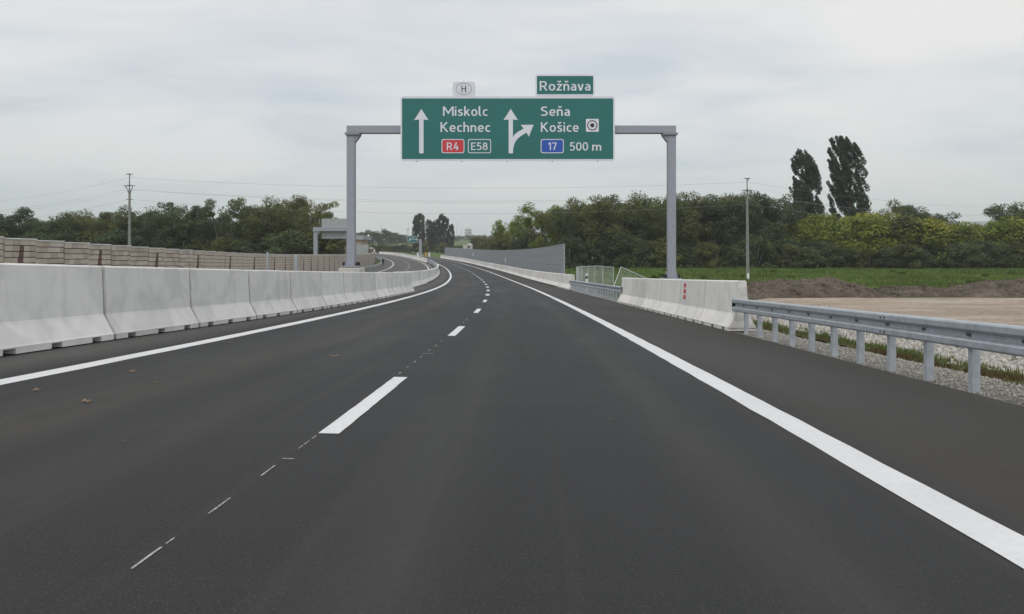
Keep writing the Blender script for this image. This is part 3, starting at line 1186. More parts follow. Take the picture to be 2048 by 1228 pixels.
def gantry():
    root = empty('sign_gantry', (0, GY, zs(0, GY)))
    tag(root, 'grey steel portal gantry with two columns spanning the right carriageway', 'gantry')
    off = -Vector(root.location)
    xl, xr = gx(702.6), gx(1342.7)
    zt, zb = gz(252.2), gz(267.0)
    hw = 0.188
    mb = MB(); mb.cbox(xl - hw, xr + hw, GY - 0.2, GY + 0.2, zb, zt, 0.008)
    beam = mb.build('beam', 'gantry_paint', root, off)
    for x, base, inw in ((xl, gz(532.5), 1), (xr, gz(557.0), -1)):
        mb = MB(); mb.cbox(x - hw, x + hw, GY - 0.19, GY + 0.19, base + 0.03, zb - 0.085, 0.008)
        col = mb.build('column', 'gantry_paint', root, off)
        # flange plates where beam meets column
        mb = MB(); mb.box(x - hw - 0.08, x + hw + 0.26 if inw > 0 else x + hw + 0.08, GY - 0.27, GY + 0.27, zb - 0.041, zb - 0.002)
        if inw < 0:
            mb = MB(); mb.box(x - hw - 0.26, x + hw + 0.08, GY - 0.27, GY + 0.27, zb - 0.041, zb - 0.002)
        mb.build('flange', 'gantry_paint', col)
        mb = MB()
        mb.box(min(x - inw * (hw + .07), x + inw * (hw + 0.25)), max(x - inw * (hw + .07), x + inw * (hw + 0.25)), GY - 0.265, GY + 0.265, zb - 0.084, zb - 0.045)
        mb.build('flange', 'gantry_paint', col)
        # haunch bracket
        xi = x + inw * (hw + 0.002)
        xo = x + inw * (hw + 0.24)
        mb = MB()
        a = [(xi, GY - .17, zb - .088), (xo, GY - .17, zb - .088), (xo, GY - .17, zb - .13), (xi + inw * .03, GY - .17, zb - .40), (xi, GY - .17, zb - .40)]
        b = [(p[0], GY + .17, p[2]) for p in a]
        mb.loft([a, b] if inw > 0 else [a[::-1], b[::-1]], True, True)
        mb.build('haunch', 'gantry_paint', col)
        for q in range(7):
            bx = x - inw * (hw + 0.03) + inw * q * 0.105
            mb = MB(); mb.tube([(bx, GY - .235, zb - .12), (bx, GY - .235, zb + .035)], 0.017, 6)
            mb.build('bolt', 'pole_steel', col)
        # base plate, stiffeners, anchor bolts
        mb = MB(); mb.box(x - .42, x + .42, GY - .42, GY + .42, base - 0.02, base + 0.03); mb.build('base_plate', 'gantry_paint', col)
        for sx in (-1, 1):
            for sy in (-.1, .1):
                mb = MB()
                xa = x + sx * (hw + .002)
                t = .012
                a = [(xa, GY + sy - t, base + .031), (xa + sx * .12, GY + sy - t, base + .031), (xa, GY + sy - t, base + .42)]
                b = [(p[0], GY + sy + t, p[2]) for p in a]
                mb.loft([a, b] if sx > 0 else [a[::-1], b[::-1]], True, True)
                mb.build('stiffener', 'gantry_paint', col)
            for sy in (-.3, -.06, .3):
                bx = x + sx * 0.31
                mb = MB(); mb.tube([(bx, GY + sy, base + .03), (bx, GY + sy, base + .11), (bx, GY + sy, base + .115), (bx, GY + sy, base + .20)], [.06, .06, .04, .04], 8)
                mb.build('anchor_bolt', 'dark_rubber', col)
    return root


gantry()
for px0, px1, top, lab in ((682.5, 725, 535.6, 'left'), (1322, 1363, 558.4, 'right')):
    x0, x1 = gx(px0), gx(px1)
    zt = gz(top)
    mb = MB(); mb.cbox(x0, x1, GY - .62, GY + .62, zs(0, GY) - 0.5, zt - 0.002, 0.025)
    o = mb.build('gantry_plinth', 'plinth_concrete')
    tag(o, f'concrete plinth under the {lab} column of the sign gantry', 'plinth', 'gantry plinths')


# ---- sign faces: built flat in the XZ plane, sign coordinates in metres
def rrect(x0, x1, z0, z1, r, seg=5):
    pts = []
    for cx, cz, a0 in ((x1 - r, z0 + r, -PI / 2), (x1 - r, z1 - r, 0), (x0 + r, z1 - r, PI / 2), (x0 + r, z0 + r, PI)):
        for i in range(seg + 1):
            a = a0 + PI / 2 * i / seg
            pts.append((cx + r * math.cos(a), cz + r * math.sin(a)))
    return pts


def plate(name, outline, yf, yb, mat, parent):
    mb = MB()
    mb.loft([[(x, yf, z) for x, z in outline], [(x, yb, z) for x, z in outline]], True, True)
    # outline counter-clockwise seen from -Y
    return mb.build(name, mat, parent)


def ringplate(name, outer, inner, yf, yb, mat, parent):
    n = len(outer)
    mb = MB()
    v = [(x, yf, z) for x, z in outer] + [(x, yf, z) for x, z in inner] + [(x, yb, z) for x, z in outer] + [(x, yb, z) for x, z in inner]
    f = []
    for i in range(n):
        j = (i + 1) % n
        f += [(i, j, n + j, n + i), (2 * n + j, 2 * n + i, 3 * n + i, 3 * n + j), (j, i, 2 * n + i, 2 * n + j), (n + i, n + j, 3 * n + j, 3 * n + i)]
    mb.add(v, f)
    return mb.build(name, mat, parent)


def poly(name, pts, yf, yb, mat, parent):
    """filled (possibly concave) outline"""
    bm = bmesh.new()
    vs = [bm.verts.new((x, yf, z)) for x, z in pts]
    bm.faces.new(vs)
    r = bmesh.ops.extrude_face_region(bm, geom=bm.faces[:])
    bmesh.ops.translate(bm, vec=(0, yb - yf, 0), verts=[e for e in r['geom'] if isinstance(e, bmesh.types.BMVert)])
    bmesh.ops.triangulate(bm, faces=bm.faces[:])
    bmesh.ops.recalc_face_normals(bm, faces=bm.faces[:])
    me = bpy.data.meshes.new(name); bm.to_mesh(me); bm.free()
    me.materials.append(MATS[mat])
    return obj_from(name, me, parent)


STROKE = 0.128


def _arc(cx, cy, rx, ry, a0, a1, n=22, e=2.35):
    out = []
    for i in range(n + 1):
        a = R(a0 + (a1 - a0) * i / n)
        c, q = math.cos(a), math.sin(a)
        out.append((cx + rx * math.copysign(abs(c) ** (2 / e), c), cy + ry * math.copysign(abs(q) ** (2 / e), q)))
    return out


def _spl(pts, n=5):
    out = []
    P_ = [pts[0]] + list(pts) + [pts[-1]]
    for i in range(1, len(P_) - 2):
        a, b, c, d = P_[i - 1], P_[i], P_[i + 1], P_[i + 2]
        for k in range(n):
            t = k / n
            out.append(tuple(0.5 * (2 * b[j] + (c[j] - a[j]) * t + (2 * a[j] - 5 * b[j] + 4 * c[j] - d[j]) * t * t + (3 * b[j] - a[j] - 3 * c[j] + d[j]) * t ** 3) for j in (0, 1)))
    out.append(tuple(pts[-1]))
    return out


T_ = STROKE / 2
_arch = [(T_, .46), (.13, .575), (.24, .63), (.355, .59), (.40, .46)]
GLYPH = {
    'M': (.88, [[(T_, 0), (T_, 1)], [(.88 - T_, 0), (.88 - T_, 1)], [(T_ + .02, .96), (.44, .30), (.86 - T_, .96)]]),
    'K': (.62, [[(T_, 0), (T_, 1)], [(T_ + .02, .42), (.52, 1)], [(.21, .55), (.56, 0)]]),
    'R': (.60, [[(T_, 0), (T_, 1)], [(T_, .928), (.26, .928)] + _arc(.27, .69, .22, .238, 88, -88, 14) + [(.26, .452), (T_, .452)], [(.30, .46), (.54, 0)]]),
    'S': (.56, [_spl([(.49, .87), (.38, .92), (.27, .93), (.13, .87), (.085, .74), (.13, .62), (.28, .53), (.43, .44), (.485, .29), (.43, .13), (.27, .07), (.14, .085), (.05, .135)])]),
    'E': (.50, [[(T_, 0), (T_, 1)], [(T_, .93), (.50, .93)], [(T_, .51), (.45, .51)], [(T_, .07), (.50, .07)]]),
    'H': (.64, [[(T_, 0), (T_, 1)], [(.64 - T_, 0), (.64 - T_, 1)], [(T_, .52), (.64 - T_, .52)]]),
    '4': (.60, [[(.34, 1), (.08, .28), (.58, .28)], [(.41, 0), (.41, .60)]]),
    '5': (.55, [[(.49, .93), (.14, .93), (.115, .50)], _spl([(.11, .53), (.26, .59), (.42, .52), (.485, .33), (.42, .13), (.25, .07), (.05, .11)])]),
    '8': (.58, [_arc(.29, .735, .175, .195, 0, 360, 26, 2.1), _arc(.29, .30, .215, .232, 0, 360, 28, 2.1)]),
    '1': (.36, [[(.03, .76), (.27, .96)], [(.27, 0), (.27, 1)]]),
    '7': (.52, [[(.02, .93), (.46, .93), (.19, 0)]]),
    '0': (.57, [_arc(.285, .5, .212, .43, 0, 360, 30)]),
    'm': (.80, [[(T_, 0), (T_, .70)], _spl(_arch) + [(.40, 0)], _spl([(x + .327, y) for x, y in _arch]) + [(.727, 0)]]),
    'n': (.475, [[(T_, 0), (T_, .70)], _spl(_arch) + [(.40, 0)]]),
    'h': (.475, [[(T_, 0), (T_, 1.03)], _spl(_arch) + [(.40, 0)]]),
    'i': (.145, [[(T_, 0), (T_, .70)], [(T_, .83), (T_, .98)]]),
    'l': (.23, [[(T_, 1.03), (T_, .22)] + _spl([(T_, .20), (.095, .11), (.155, .07), (.22, .07)])]),
    'k': (.48, [[(T_, 0), (T_, 1.03)], [(T_ + .02, .30), (.41, .70)], [(.19, .40), (.43, 0)]]),
    'o': (.52, [_arc(.26, .35, .19, .285, 0, 360, 26)]),
    'c': (.42, [_arc(.265, .35, .19, .285, 52, 308, 22)]),
    'e': (.50, [[(.09, .345), (.43, .345)] + _spl([(.43, .36), (.425, .48), (.36, .60), (.25, .635), (.14, .585), (.075, .42), (.075, .29), (.13, .12), (.26, .065), (.43, .105)])]),
    's': (.43, [_spl([(.37, .59), (.28, .63), (.20, .635), (.105, .59), (.085, .50), (.13, .415), (.24, .35), (.34, .28), (.365, .19), (.31, .09), (.2, .065), (.04, .10)])]),
    'a': (.45, [[(.378, 0), (.378, .44)] + _spl([(.378, .46), (.335, .58), (.23, .635), (.07, .60)]), _spl([(.378, .385), (.22, .385), (.10, .32), (.073, .20), (.11, .10), (.20, .065), (.30, .10), (.378, .19)])]),
    'v': (.45, [[(.045, .70), (.212, .0)], [(.238, .0), (.405, .70)]]),
    'z': (.43, [[(.03, .635), (.37, .635), (.06, .068), (.41, .068)]]),
}
for _c, _b, _x in (('ž', 'z', .215), ('š', 's', .21), ('ň', 'n', .24)):
    GLYPH[_c] = (GLYPH[_b][0], GLYPH[_b][1] + [[(_x - .13, 1.02), (_x, .88), (_x + .13, 1.02)]])


def ribbon(pts, w):
    n = len(pts)
    closed = math.hypot(pts[0][0] - pts[-1][0], pts[0][1] - pts[-1][1]) < 1e-4
    L = []; Rr = []
    for i, p in enumerate(pts):
        a = pts[i - 1] if i > 0 else (pts[-2] if closed else None)
        b = pts[i + 1] if i < n - 1 else (pts[1] if closed else None)
        ds = []
        for u, v in ((a, p), (p, b)):
            if u is None or v is None:
                continue
            l = math.hypot(v[0] - u[0], v[1] - u[1])
            if l > 1e-6:
                ds.append(((v[0] - u[0]) / l, (v[1] - u[1]) / l))
        ns = [(-d[1], d[0]) for d in ds]
        mx, my = sum(q[0] for q in ns), sum(q[1] for q in ns)
        l = math.hypot(mx, my) or 1
        mx, my = mx / l, my / l
        k = 1.0 / max(.42, mx * ns[0][0] + my * ns[0][1])
        L.append((p[0] + mx * w / 2 * k, p[1] + my * w / 2 * k)); Rr.append((p[0] - mx * w / 2 * k, p[1] - my * w / 2 * k))
    return L, Rr


def text(name, s, x0, x1, zbase, cap, y, mat, parent, bold=0.0):
    """road-sign lettering drawn from strokes, fitted to the width x0..x1"""
    strokes = []
    pen = 0.0
    for ch in s:
        w, st = GLYPH[ch]
        for q in st:
            th = STROKE if not (ch in 'žšň' and q is st[-1]) else STROKE * .8
            strokes.append(ribbon([(p[0] + pen, p[1]) for p in q], th))
        pen += w + .10
    xs = [p[0] for l, r in strokes for p in l + r]
    a, b = min(xs), max(xs)
    sx = (x1 - x0) / (b - a)
    mb = MB()
    for k, (l, r) in enumerate(strokes):
        yy = y - 0.0006 * (k % 9)
        n = len(l)
        v = [(x0 + (p[0] - a) * sx, yy, zbase + p[1] * cap) for p in l + r]
        mb.add(v, [(i, n + i, n + i + 1, i + 1) for i in range(n - 1)])
    return mb.build(name, mat, parent)


def cq(cx, cy):
    """photo-crop coordinates of the sign to metres on the gantry plane"""
    px = 780 + cx / 3.4133; py = 130 + cy / 3.4133
    s = F / SGY
    return ((px - 1024) / s, CAM_H + (HOR - py) / s)


SGY = 37.60


def cbx(x0, x1, y0, y1, r):
    a = cq(x0, y1); b = cq(x1, y0)
    return rrect(a[0], b[0], a[1], b[1], r)


def sign_root(name, label):
    o = empty(name, (0, 0, 0)); tag(o, label, 'sign'); return o


def text_c(s, x0, x1, ybase, ytop, parent, mat='sign_white', bold=0.012, lift=0.012):
    a = cq(x0, ybase); b = cq(x1, ytop)
    return text('lettering', s, a[0], b[0], a[1], b[1] - a[1], SGY - lift, mat, parent, bold)


main = sign_root('direction_sign', 'large green motorway direction sign reading Miskolc, Kechnec, Seňa and Košice on the gantry')
plate('panel', cbx(72, 1535, 213, 655, 0.12), SGY, SGY + 0.06, 'sign_white', main)
plate('green_field', cbx(82, 1524, 228, 642, 0.03), SGY - 0.004, SGY - 0.001, 'sign_green', main)
text_c('Miskolc', 362, 668, 348, 283, main)
text_c('Kechnec', 345, 686, 457, 391, main)
text_c('Seňa', 1030, 1228, 348, 283, main)
text_c('Košice', 1030, 1288, 457, 391, main)
text_c('500', 1228, 1352, 585, 527, main)
text_c('m', 1380, 1442, 585, 527, main)


def badge(x0, x1, mat, s, t0, t1):
    p = ringplate('badge_border', cbx(x0, x1, 506, 602, 0.10), cbx(x0 + 5, x1 - 5, 511, 597, 0.085), SGY - 0.010, SGY - 0.004, 'sign_white', main)
    if mat:
        plate('badge_field', cbx(x0 + 5, x1 - 5, 511, 597, 0.085), SGY - 0.008, SGY - 0.005, mat, main)
    text_c(s, t0, t1, 581, 529, main)


badge(352, 508, 'sign_red', 'R4', 388, 469)
badge(532, 690, None, 'E58', 554, 667)
badge(1029, 1186, 'sign_blue', '17', 1078, 1139)


def cpoly(name, pts, mat='sign_white', lift=0.012):
    poly(name, [cq(*p) for p in pts][::-1], SGY - lift, SGY - 0.004, mat, main)


cpoly('arrow', [(199, 603), (199, 372), (165, 376), (214, 300), (263, 376), (229, 372), (229, 603)])
cpoly('arrow', [(810, 603), (810, 372), (775, 376), (824, 300), (873, 376), (839, 372), (839, 492), (852, 474), (872, 458), (913, 434), (893, 409), (980, 408), (948, 490),
                (932, 461), (895, 484), (868, 506), (850, 534), (841, 570), (839, 603)])
# target pictogram
plate('pictogram_field', cbx(1338, 1425, 368, 456, 0.01), SGY - 0.010, SGY - 0.005, 'sign_white', main)


def circ(cx, cy, r, n=28, ry=None):
    ry = ry or r
    return [cq(cx + r * math.cos(2 * PI * i / n), cy - ry * math.sin(2 * PI * i / n)) for i in range(n)]


ringplate('pictogram_ring', circ(1381, 412, 35), circ(1381, 412, 28.5), SGY - 0.014, SGY - 0.010, 'sign_black', main)
plate('pictogram_dot', circ(1381, 412, 14.5), SGY - 0.014, SGY - 0.010, 'sign_black', main)
for q in range(5):
    a = cq(180 + q * 310, 655)
    mb = MB(); mb.box(a[0] - .03, a[0] + .03, SGY + .062, SGY + .18, a[1] - .02, a[1] + 3.0); mb.build('bracket', 'gantry_paint', main)

rz = sign_root('direction_sign', 'small green sign reading Rožňava on top of the large sign')
plate('panel', cbx(992, 1397, 63, 211, 0.10), SGY, SGY + 0.05, 'sign_white', rz)
plate('green_field', cbx(1003, 1387, 75, 199, 0.03), SGY - 0.004, SGY - 0.001, 'sign_green', rz)
text_c('Rožňava', 1022, 1368, 175, 110, rz)
for q in (1080, 1310):
    a = cq(q, 240); mb = MB(); mb.box(a[0] - .03, a[0] + .03, SGY + .062, SGY + .12, a[1] - .3, a[1] + 1.1); mb.build('bracket', 'gantry_paint', rz)

hs_ = sign_root('country_sign', 'small white sign with the letter H in an oval on top of the large sign')
plate('panel', cbx(427, 583, 113, 212, 0.16), SGY, SGY + 0.05, 'sign_white', hs_)
ringplate('oval', circ(504, 163, 54, 32, 40), circ(504, 163, 52, 32, 38), SGY - 0.006, SGY - 0.001, 'sign_black', hs_)
text_c('H', 488, 519, 187, 140, hs_, 'sign_black', 0.012, 0.004)
a = cq(504, 240); mb = MB(); mb.box(a[0] - .03, a[0] + .03, SGY + .062, SGY + .12, a[1] - .3, a[1] + .9); mb.build('bracket', 'gantry_paint', hs_)

# ------------------------------------------------------------------ opposite gantry seen from behind
def at(px, py, Y):
    """real place of a photo point at distance Y"""
    return Vector(((px - 1024) * Y / F, Y, CAM_H + (HOR - py) * Y / F))


def back_gantry():
    Y = 116.0
    s = F / Y
    xc = at(631.5, 500, Y).x
    root = empty('cantilever_gantry', (xc, Y, zs(-21, Y)))
    tag(root, 'grey cantilever gantry behind the stone wall, seen beside the left column', 'gantry')
    off = -Vector(root.location)
    zt, zb = at(0, 454.5, Y).z, at(0, 462.5, Y).z
    x1 = at(707, 0, Y).x
    mb = MB(); mb.cbox(xc - .33, x1, Y - .3, Y + .3, zb, zt, .02); mb.build('beam', 'gantry_paint', root, off)
    mb = MB(); mb.cbox(xc - .28, xc + .28, Y - .25, Y + .25, zs(-21, Y) - .4, zb - .05, .02); c = mb.build('column', 'gantry_paint', root, off)
    mb = MB(); mb.box(xc - .42, xc + .55, Y - .36, Y + .36, zb - .048, zb - .004); mb.build('flange', 'gantry_paint', c)
    mb = MB(); a = [(xc + .335, Y - .26, zb - .052), (xc + .65, Y - .26, zb - .052), (xc + .335, Y - .26, zb - .55)]
    mb.loft([a, [(p[0], Y + .26, p[2]) for p in a]], True, True); mb.build('haunch', 'gantry_paint', c)
    sg = empty('direction_sign', (0, 0, 0)); tag(sg, 'back of a grey road sign on the cantilever gantry', 'sign')
    x0 = at(642.5, 0, Y).x; xe = at(709, 0, Y).x; z1 = at(0, 437, Y).z; z0 = at(0, 477.5, Y).z
    n = 4
    for q in range(n):
        a = x0 + (xe - x0) * q / n; b = x0 + (xe - x0) * (q + 1) / n
        mb = MB(); mb.box(a + .01, b - .01, Y + .45, Y + .52, z0, z1); mb.build('back_panel', 'sign_back', sg)
        for t in (0.0, 0.4):
            xx = a + (b - a) * t
            mb = MB(); mb.box(xx - .035, xx + .035, Y + .36, Y + .448, z0 + .02, z1 - .02); mb.build('rib', 'noise_frame', sg)
    for zz in (zt + .05, z0 + .1):
        mb = MB(); mb.box(x0, xe, Y + .30, Y + .358, zz, zz + .07); mb.build('rail', 'noise_frame', sg)


back_gantry()

# ------------------------------------------------------------------ stone noise wall, left
WD = -22.3
WH = 2.66
PL = 2.42


def stone_wall():
    root = empty('stone_noise_wall', P(WD, 90))
    tag(root, 'long stepped noise wall of beige split stone blocks along the opposite carriageway', 'wall')
    off = -Vector(root.location)
    rnd = random.Random(21)
    CH = 0.27
    blk = MB(); blk.cbox(-0.5, 0.5, -0.5, 0.5, -0.5, 0.5, 0.03)
    me_b = blk.mesh('block', 'split_block')
    me_r = me_b.copy(); me_r.name = 'red_block'; me_r.materials.clear(); me_r.materials.append(MATS['red_block'])
    rest = MB(); restr = MB()
    y = 27.75; k = 0
    while y < 330:
        a = P(WD, y); b = P(WD, y + PL)
        hz = math.atan2(-(b.x - a.x), b.y - a.y)
        L = math.hypot(b.x - a.x, b.y - a.y)
        mid = (a + b) / 2
        h = float(np.interp(y, [30, 70, 110, 200, 240], [WH, WH, WH + .3, WH + .32, WH + .9]))
        zt = (a.z + b.z) / 2 + h
        zt_ref = zt - mid.z
        near = 3 <= k <= 12
        prx = 0.10 + (0.035 if k % 2 else 0.0)
        org = Vector((mid.x, mid.y, zt))
        rot = Matrix.Rotation(hz, 4, 'Z')
        mb = MB(); mb.box(-0.10, prx - .10 + 0.055, -L / 2 + .006, L / 2 - .006, -h - .3, -0.02)
        pan = mb.build('panel', 'mortar', root, org + off, (0, 0, hz))
        mb = MB(); mb.cbox(-0.13, prx + .06, -L / 2 + .003, L / 2 - .003, -0.018, 0.045, .012)
        mb.build('coping', 'cap_stone', pan)
        stripe = (k % 3 == 0) if y < 80 else (k % 2 == 1)
        nc = int(h / CH)
        for c in range(nc):
            z1 = -0.022 - c * CH; z0 = z1 - CH + 0.036
            zc = (z0 + z1) / 2; hh = z1 - z0
            cuts = [-L / 2 + .012, L / 2 - .012]
            if c % 2 == 0:
                cuts = [cuts[0], -.62 + rnd.uniform(-.08, .08), rnd.uniform(-.08, .08), .62 + rnd.uniform(-.08, .08), cuts[1]]
            else:
                cuts = [cuts[0], -.85 + rnd.uniform(-.08, .08), -.3 + rnd.uniform(-.06, .06), .3 + rnd.uniform(-.06, .06), .85 + rnd.uniform(-.08, .08), cuts[1]]
            if stripe and c >= 1:
                w = 0.28 + 0.045 * c
                sc = 0.10 - 0.045 * c
                cuts = [-L / 2 + .012, -.62, sc - w / 2, sc + w / 2, .66, L / 2 - .012]
            for i in range(len(cuts) - 1):
                y0, y1 = cuts[i] + .006, cuts[i + 1] - .006
                red = stripe and c >= 1 and i == 2
                px = prx + rnd.uniform(-.008, .008)
                dep = 0.06
                if near and c < 6:
                    obj_from('block', me_r if red else me_b, pan, (px - dep / 2 + .02, (y0 + y1) / 2, zc), (0, 0, 0), (dep, y1 - y0, hh))
                else:
                    q = MB(); q.box(px - dep + .02, px + .02, y0, y1, z0, z1)
                    tr = Matrix.Translation(org + off) @ rot
                    (restr if red else rest).add([tr @ Vector(p) for p in q.v], q.f)
        y += PL
        k += 1
    o = rest.build('block_courses', 'split_block', root); o['kind'] = 'stuff'
    o = restr.build('red_block_courses', 'red_block', root); o['kind'] = 'stuff'


stone_wall()
for px, lab in ((535, 'left'), (592, 'right')):
    Y = (22.3 - 0.9) * F / (1024 - px) * 0.985
    for _ in range(6):
        Y = -(Cx(Y) + WD + 0.75) * F / (1024 - px)
    p = P(WD + 0.75, Y)
    top = at(px, 504 if px == 535 else 509.5, Y).z
    r = empty('steel_post', p); tag(r, f'{lab} one of two thin grey steel posts before the stone wall', 'post')
    mb = MB(); w = .07 if px == 535 else .16; mb.cbox(-w, w, -w, w, -.2, top - p.z, .01); mb.build('shaft', 'galvanised_post', r)
    mb = MB(); mb.box(-w - .05, w + .05, -w - .05, w + .05, 0.0, .03); mb.build('foot_plate', 'galvanised_post', r)

# ------------------------------------------------------------------ grey noise wall, right


def grey_wall():
    d = 6.75; H = 4.1
    root = empty('metal_noise_wall', P(d, 120))
    tag(root, 'long grey metal noise wall behind the concrete barriers on the right', 'wall')
    off = -Vector(root.location)
    mb = MB(); mb.cbox(-.05, .05, 0.06, 3.94, -.5, .5, .01)
    mb2 = MB()
    for q in range(6):
        mb2.box(-.058, -.05, .08, 3.92, -.44 + q * .15, -.38 + q * .15)
    mb.add(mb2.v, mb2.f)
    me_p = mb.mesh('panel', 'noise_grey')
    mb = MB(); mb.box(-.056, .09, -.06, .06, -.3, H + .03); me_post = mb.mesh('post', 'noise_grey')
    mb = MB(); mb.box(-.075, .075, 0.06, 3.94, 0, .05); me_cap = mb.mesh('top_rail', 'noise_frame')
    mb = MB(); mb.box(-.07, .07, 0.06, 3.94, 0, .03); me_mid = mb.mesh('middle_rail', 'noise_frame')
    y = 80.0
    k = 0
    while y < 303:
        a = P(d, y); b = P(d, y + 4.0)
        t = b - a
        hz = math.atan2(-t.x, t.y); pt = math.atan2(t.z, math.hypot(t.x, t.y))
        extra = 0.0
        o = obj_from('post', me_post, root, a + off, (0, 0, hz))
        L = t.length / 4.0
        hp = (H - .03) / 4
        for q in range(4):
            obj_from('panel', me_p, root, a + off + Vector((0, 0, hp * (q + .5))), (pt, 0, hz), (1, L, hp * .985))
        obj_from('top_rail', me_cap, root, a + off + Vector((0, 0, H - .02)), (pt, 0, hz), (1, L, 1))
        obj_from('middle_rail', me_mid, root, a + off + Vector((0, 0, H * .5)), (pt, 0, hz), (1, L, 1))
        y += 4.0; k += 1
    obj_from('post', me_post, root, P(d, y) + off)
    # pale rivet rows and a dark hatch handle near the end
    mb = MB(); mb.box(-.075, -.060, -.05, .05, -.09, .09); me_r = mb.mesh('clip', 'noise_frame')
    for row, zz in ((0, 2.75), (1, 1.05)):
        for q in range(14):
            yy = 80.9 + q * 1.4
            p = P(d, yy, zz)
            obj_from('clip', me_r, root, p + off, (0, 0, frame(d, yy)[0]))
    mb = MB(); mb.box(-.12, -.06, -1.6, 1.6, -.07, .07); mb.build('handle', 'dark_rubber', root, P(d, 84.2, .62) + off, (0, 0, frame(d, 84)[0]))
    # small white pictograms on the wall
    for yy, zz in ((160, 2.1), (235, 2.6)):
        mb = MB()
        for (u0, u1, w0, w1) in ((-.45, -.25, -.1, .45), (.25, .45, -.1, .45), (-.45, .45, -.32, -.12)):
            mb.box(-.085, -.065, u0 * 2.5, u1 * 2.5, w0 * 1.3, w1 * 1.3)
        mb.build('pictogram', 'white_plastic', root, P(d, yy, zz) + off, (0, 0, frame(d, yy)[0]))


grey_wall()

# ------------------------------------------------------------------ site fence panels and marker post


def fence_panel(name='fence_panel', w=2.3, h=2.0, brace=False):
    r = empty(name)
    mb = MB(); rad = .028
    mb.tube([(0, 0, .02), (0, 0, h)], rad, 6); mb.build('upright', 'fence_steel', r)
    mb = MB(); mb.tube([(w, 0, .02), (w, 0, h)], rad, 6); mb.build('upright', 'fence_steel', r)
    mb = MB(); mb.tube([(0, 0, h - .02), (w, 0, h - .02)], rad, 6); mb.build('top_tube', 'fence_steel', r)
    mb = MB(); mb.tube([(0, 0, .2), (w, 0, .2)], rad, 6); mb.build('bottom_tube', 'fence_steel', r)
    mb = MB()
    n = int(w / 0.10)
    for i in range(1, n):
        x = w * i / n
        mb.box(x - .005, x + .005, -.0035, .0035, .2, h - .03)
    for j in range(1, 9):
        z = .2 + (h - .23) * j / 9
        mb.box(0, w, .0037, .010, z - .003, z + .003)
    o = mb.build('wire_mesh', 'fence_steel', r)
    if brace:
        mb = MB(); mb.tube([(.05, .03, 1.05), (1.35, .03, .05)], .018, 6); mb.build('brace', 'fence_steel', r)
    return r


fp = [(1226.8, 55.5), (1205.5, 57.5), (1189.5, 59.5), (1176.0, 61.7), (1164.0, 64.0), (1157.0, 66.2), (1153.0, 68.4)]
for k in range(6):
    (xa, ya), (xb, yb) = fp[k], fp[k + 1]
    A = at(xa, 0, ya); B = at(xb, 0, yb)
    w = math.hypot(B.x - A.x, B.y - A.y)
    r = fence_panel(w=w, brace=(k in (0, 3)))
    zt = at(0, 531.5 + (0.5 * k), ya).z
    r.location = (A.x, A.y, min(zt - 2.0, ground_z(A.x - Cx(ya), ya) + .05))
    r.rotation_euler = (0, 0, math.atan2(B.y - A.y, B.x - A.x))
    tag(r, f'upright wire mesh fence panel, {ordw(k + 1)} from the right behind the short guardrail', 'fence panel', 'site fence panels')
r = fence_panel(w=2.6, h=1.75)
A = at(1242.5, 533.5, 50)
r.rotation_euler = (R(-14), R(24), R(4))
bpy.context.view_layer.update()
m = r.rotation_euler.to_matrix()
r.location = A - m @ Vector((0, 0, 1.75))
tag(r, 'tilted site fence panel fallen over behind the right barrier row', 'fence panel', 'site fence panels')


def marker_post():
    p0 = at(1173.5, 567, 59.0)
    gz0 = ground_z(p0.x - Cx(59), 59)
    r = empty('marker_post', (p0.x, 59.0, gz0))
    tag(r, 'white roadside marker post with a slanted black band behind the short guardrail', 'marker post')
    top = at(0, 547.5, 59).z - gz0
    out = [(-.085, 0), (-.04, -.055), (.04, -.055), (.085, 0), (.05, .035), (-.05, .035)]
    mb = MB()
    mb.loft([[(x, y, 0) for x, y in out], [(x, y, top - .38) for x, y in out]], True, True); mb.build('body', 'white_plastic', r)
    mb = MB()
    mb.loft([[(x, y, top - .379 + x * .6 + .05) for x, y in out], [(x, y, top - .18 + x * .6 + .02) for x, y in out]], True, True); mb.build('black_band', 'sign_black', r)
    mb = MB()
    mb.loft([[(x, y, top - .18 + x * .6 + .021) for x, y in out], [(x, y, top + x * .5) for x, y in out]], True, True); mb.build('head', 'white_plastic', r)


marker_post()
for k, (px, y0, y1, dd) in enumerate(((1535, 641, 665, 7.0), (1558, 644, 660, 7.6), (1614.6, 656, 683, 7.3), (1642, 660, 689, 7.3), (1714.6, 675, 694, 7.6), (1906, 712, 746, 7.3))):
    Y = dd * F / (px - 1024)
    z0 = ground_z(dd, Y)
    zt = at(px, y0, Y).z
    mb = MB(); mb.tube([(0, 0, -.1), (0.004, 0, (zt - z0) * .5), (-.004, .002, zt - z0)], [.011, .010, .008], 5)
    r = mb.build('stake', 'stake_wood', None, (Cx(Y) + dd, Y, z0))
    tag(r, f'thin dark stake in the grassy ditch, {ordw(k + 1)} from the white barrier row', 'stake', 'stakes in the ditch')

# ------------------------------------------------------------------ power line


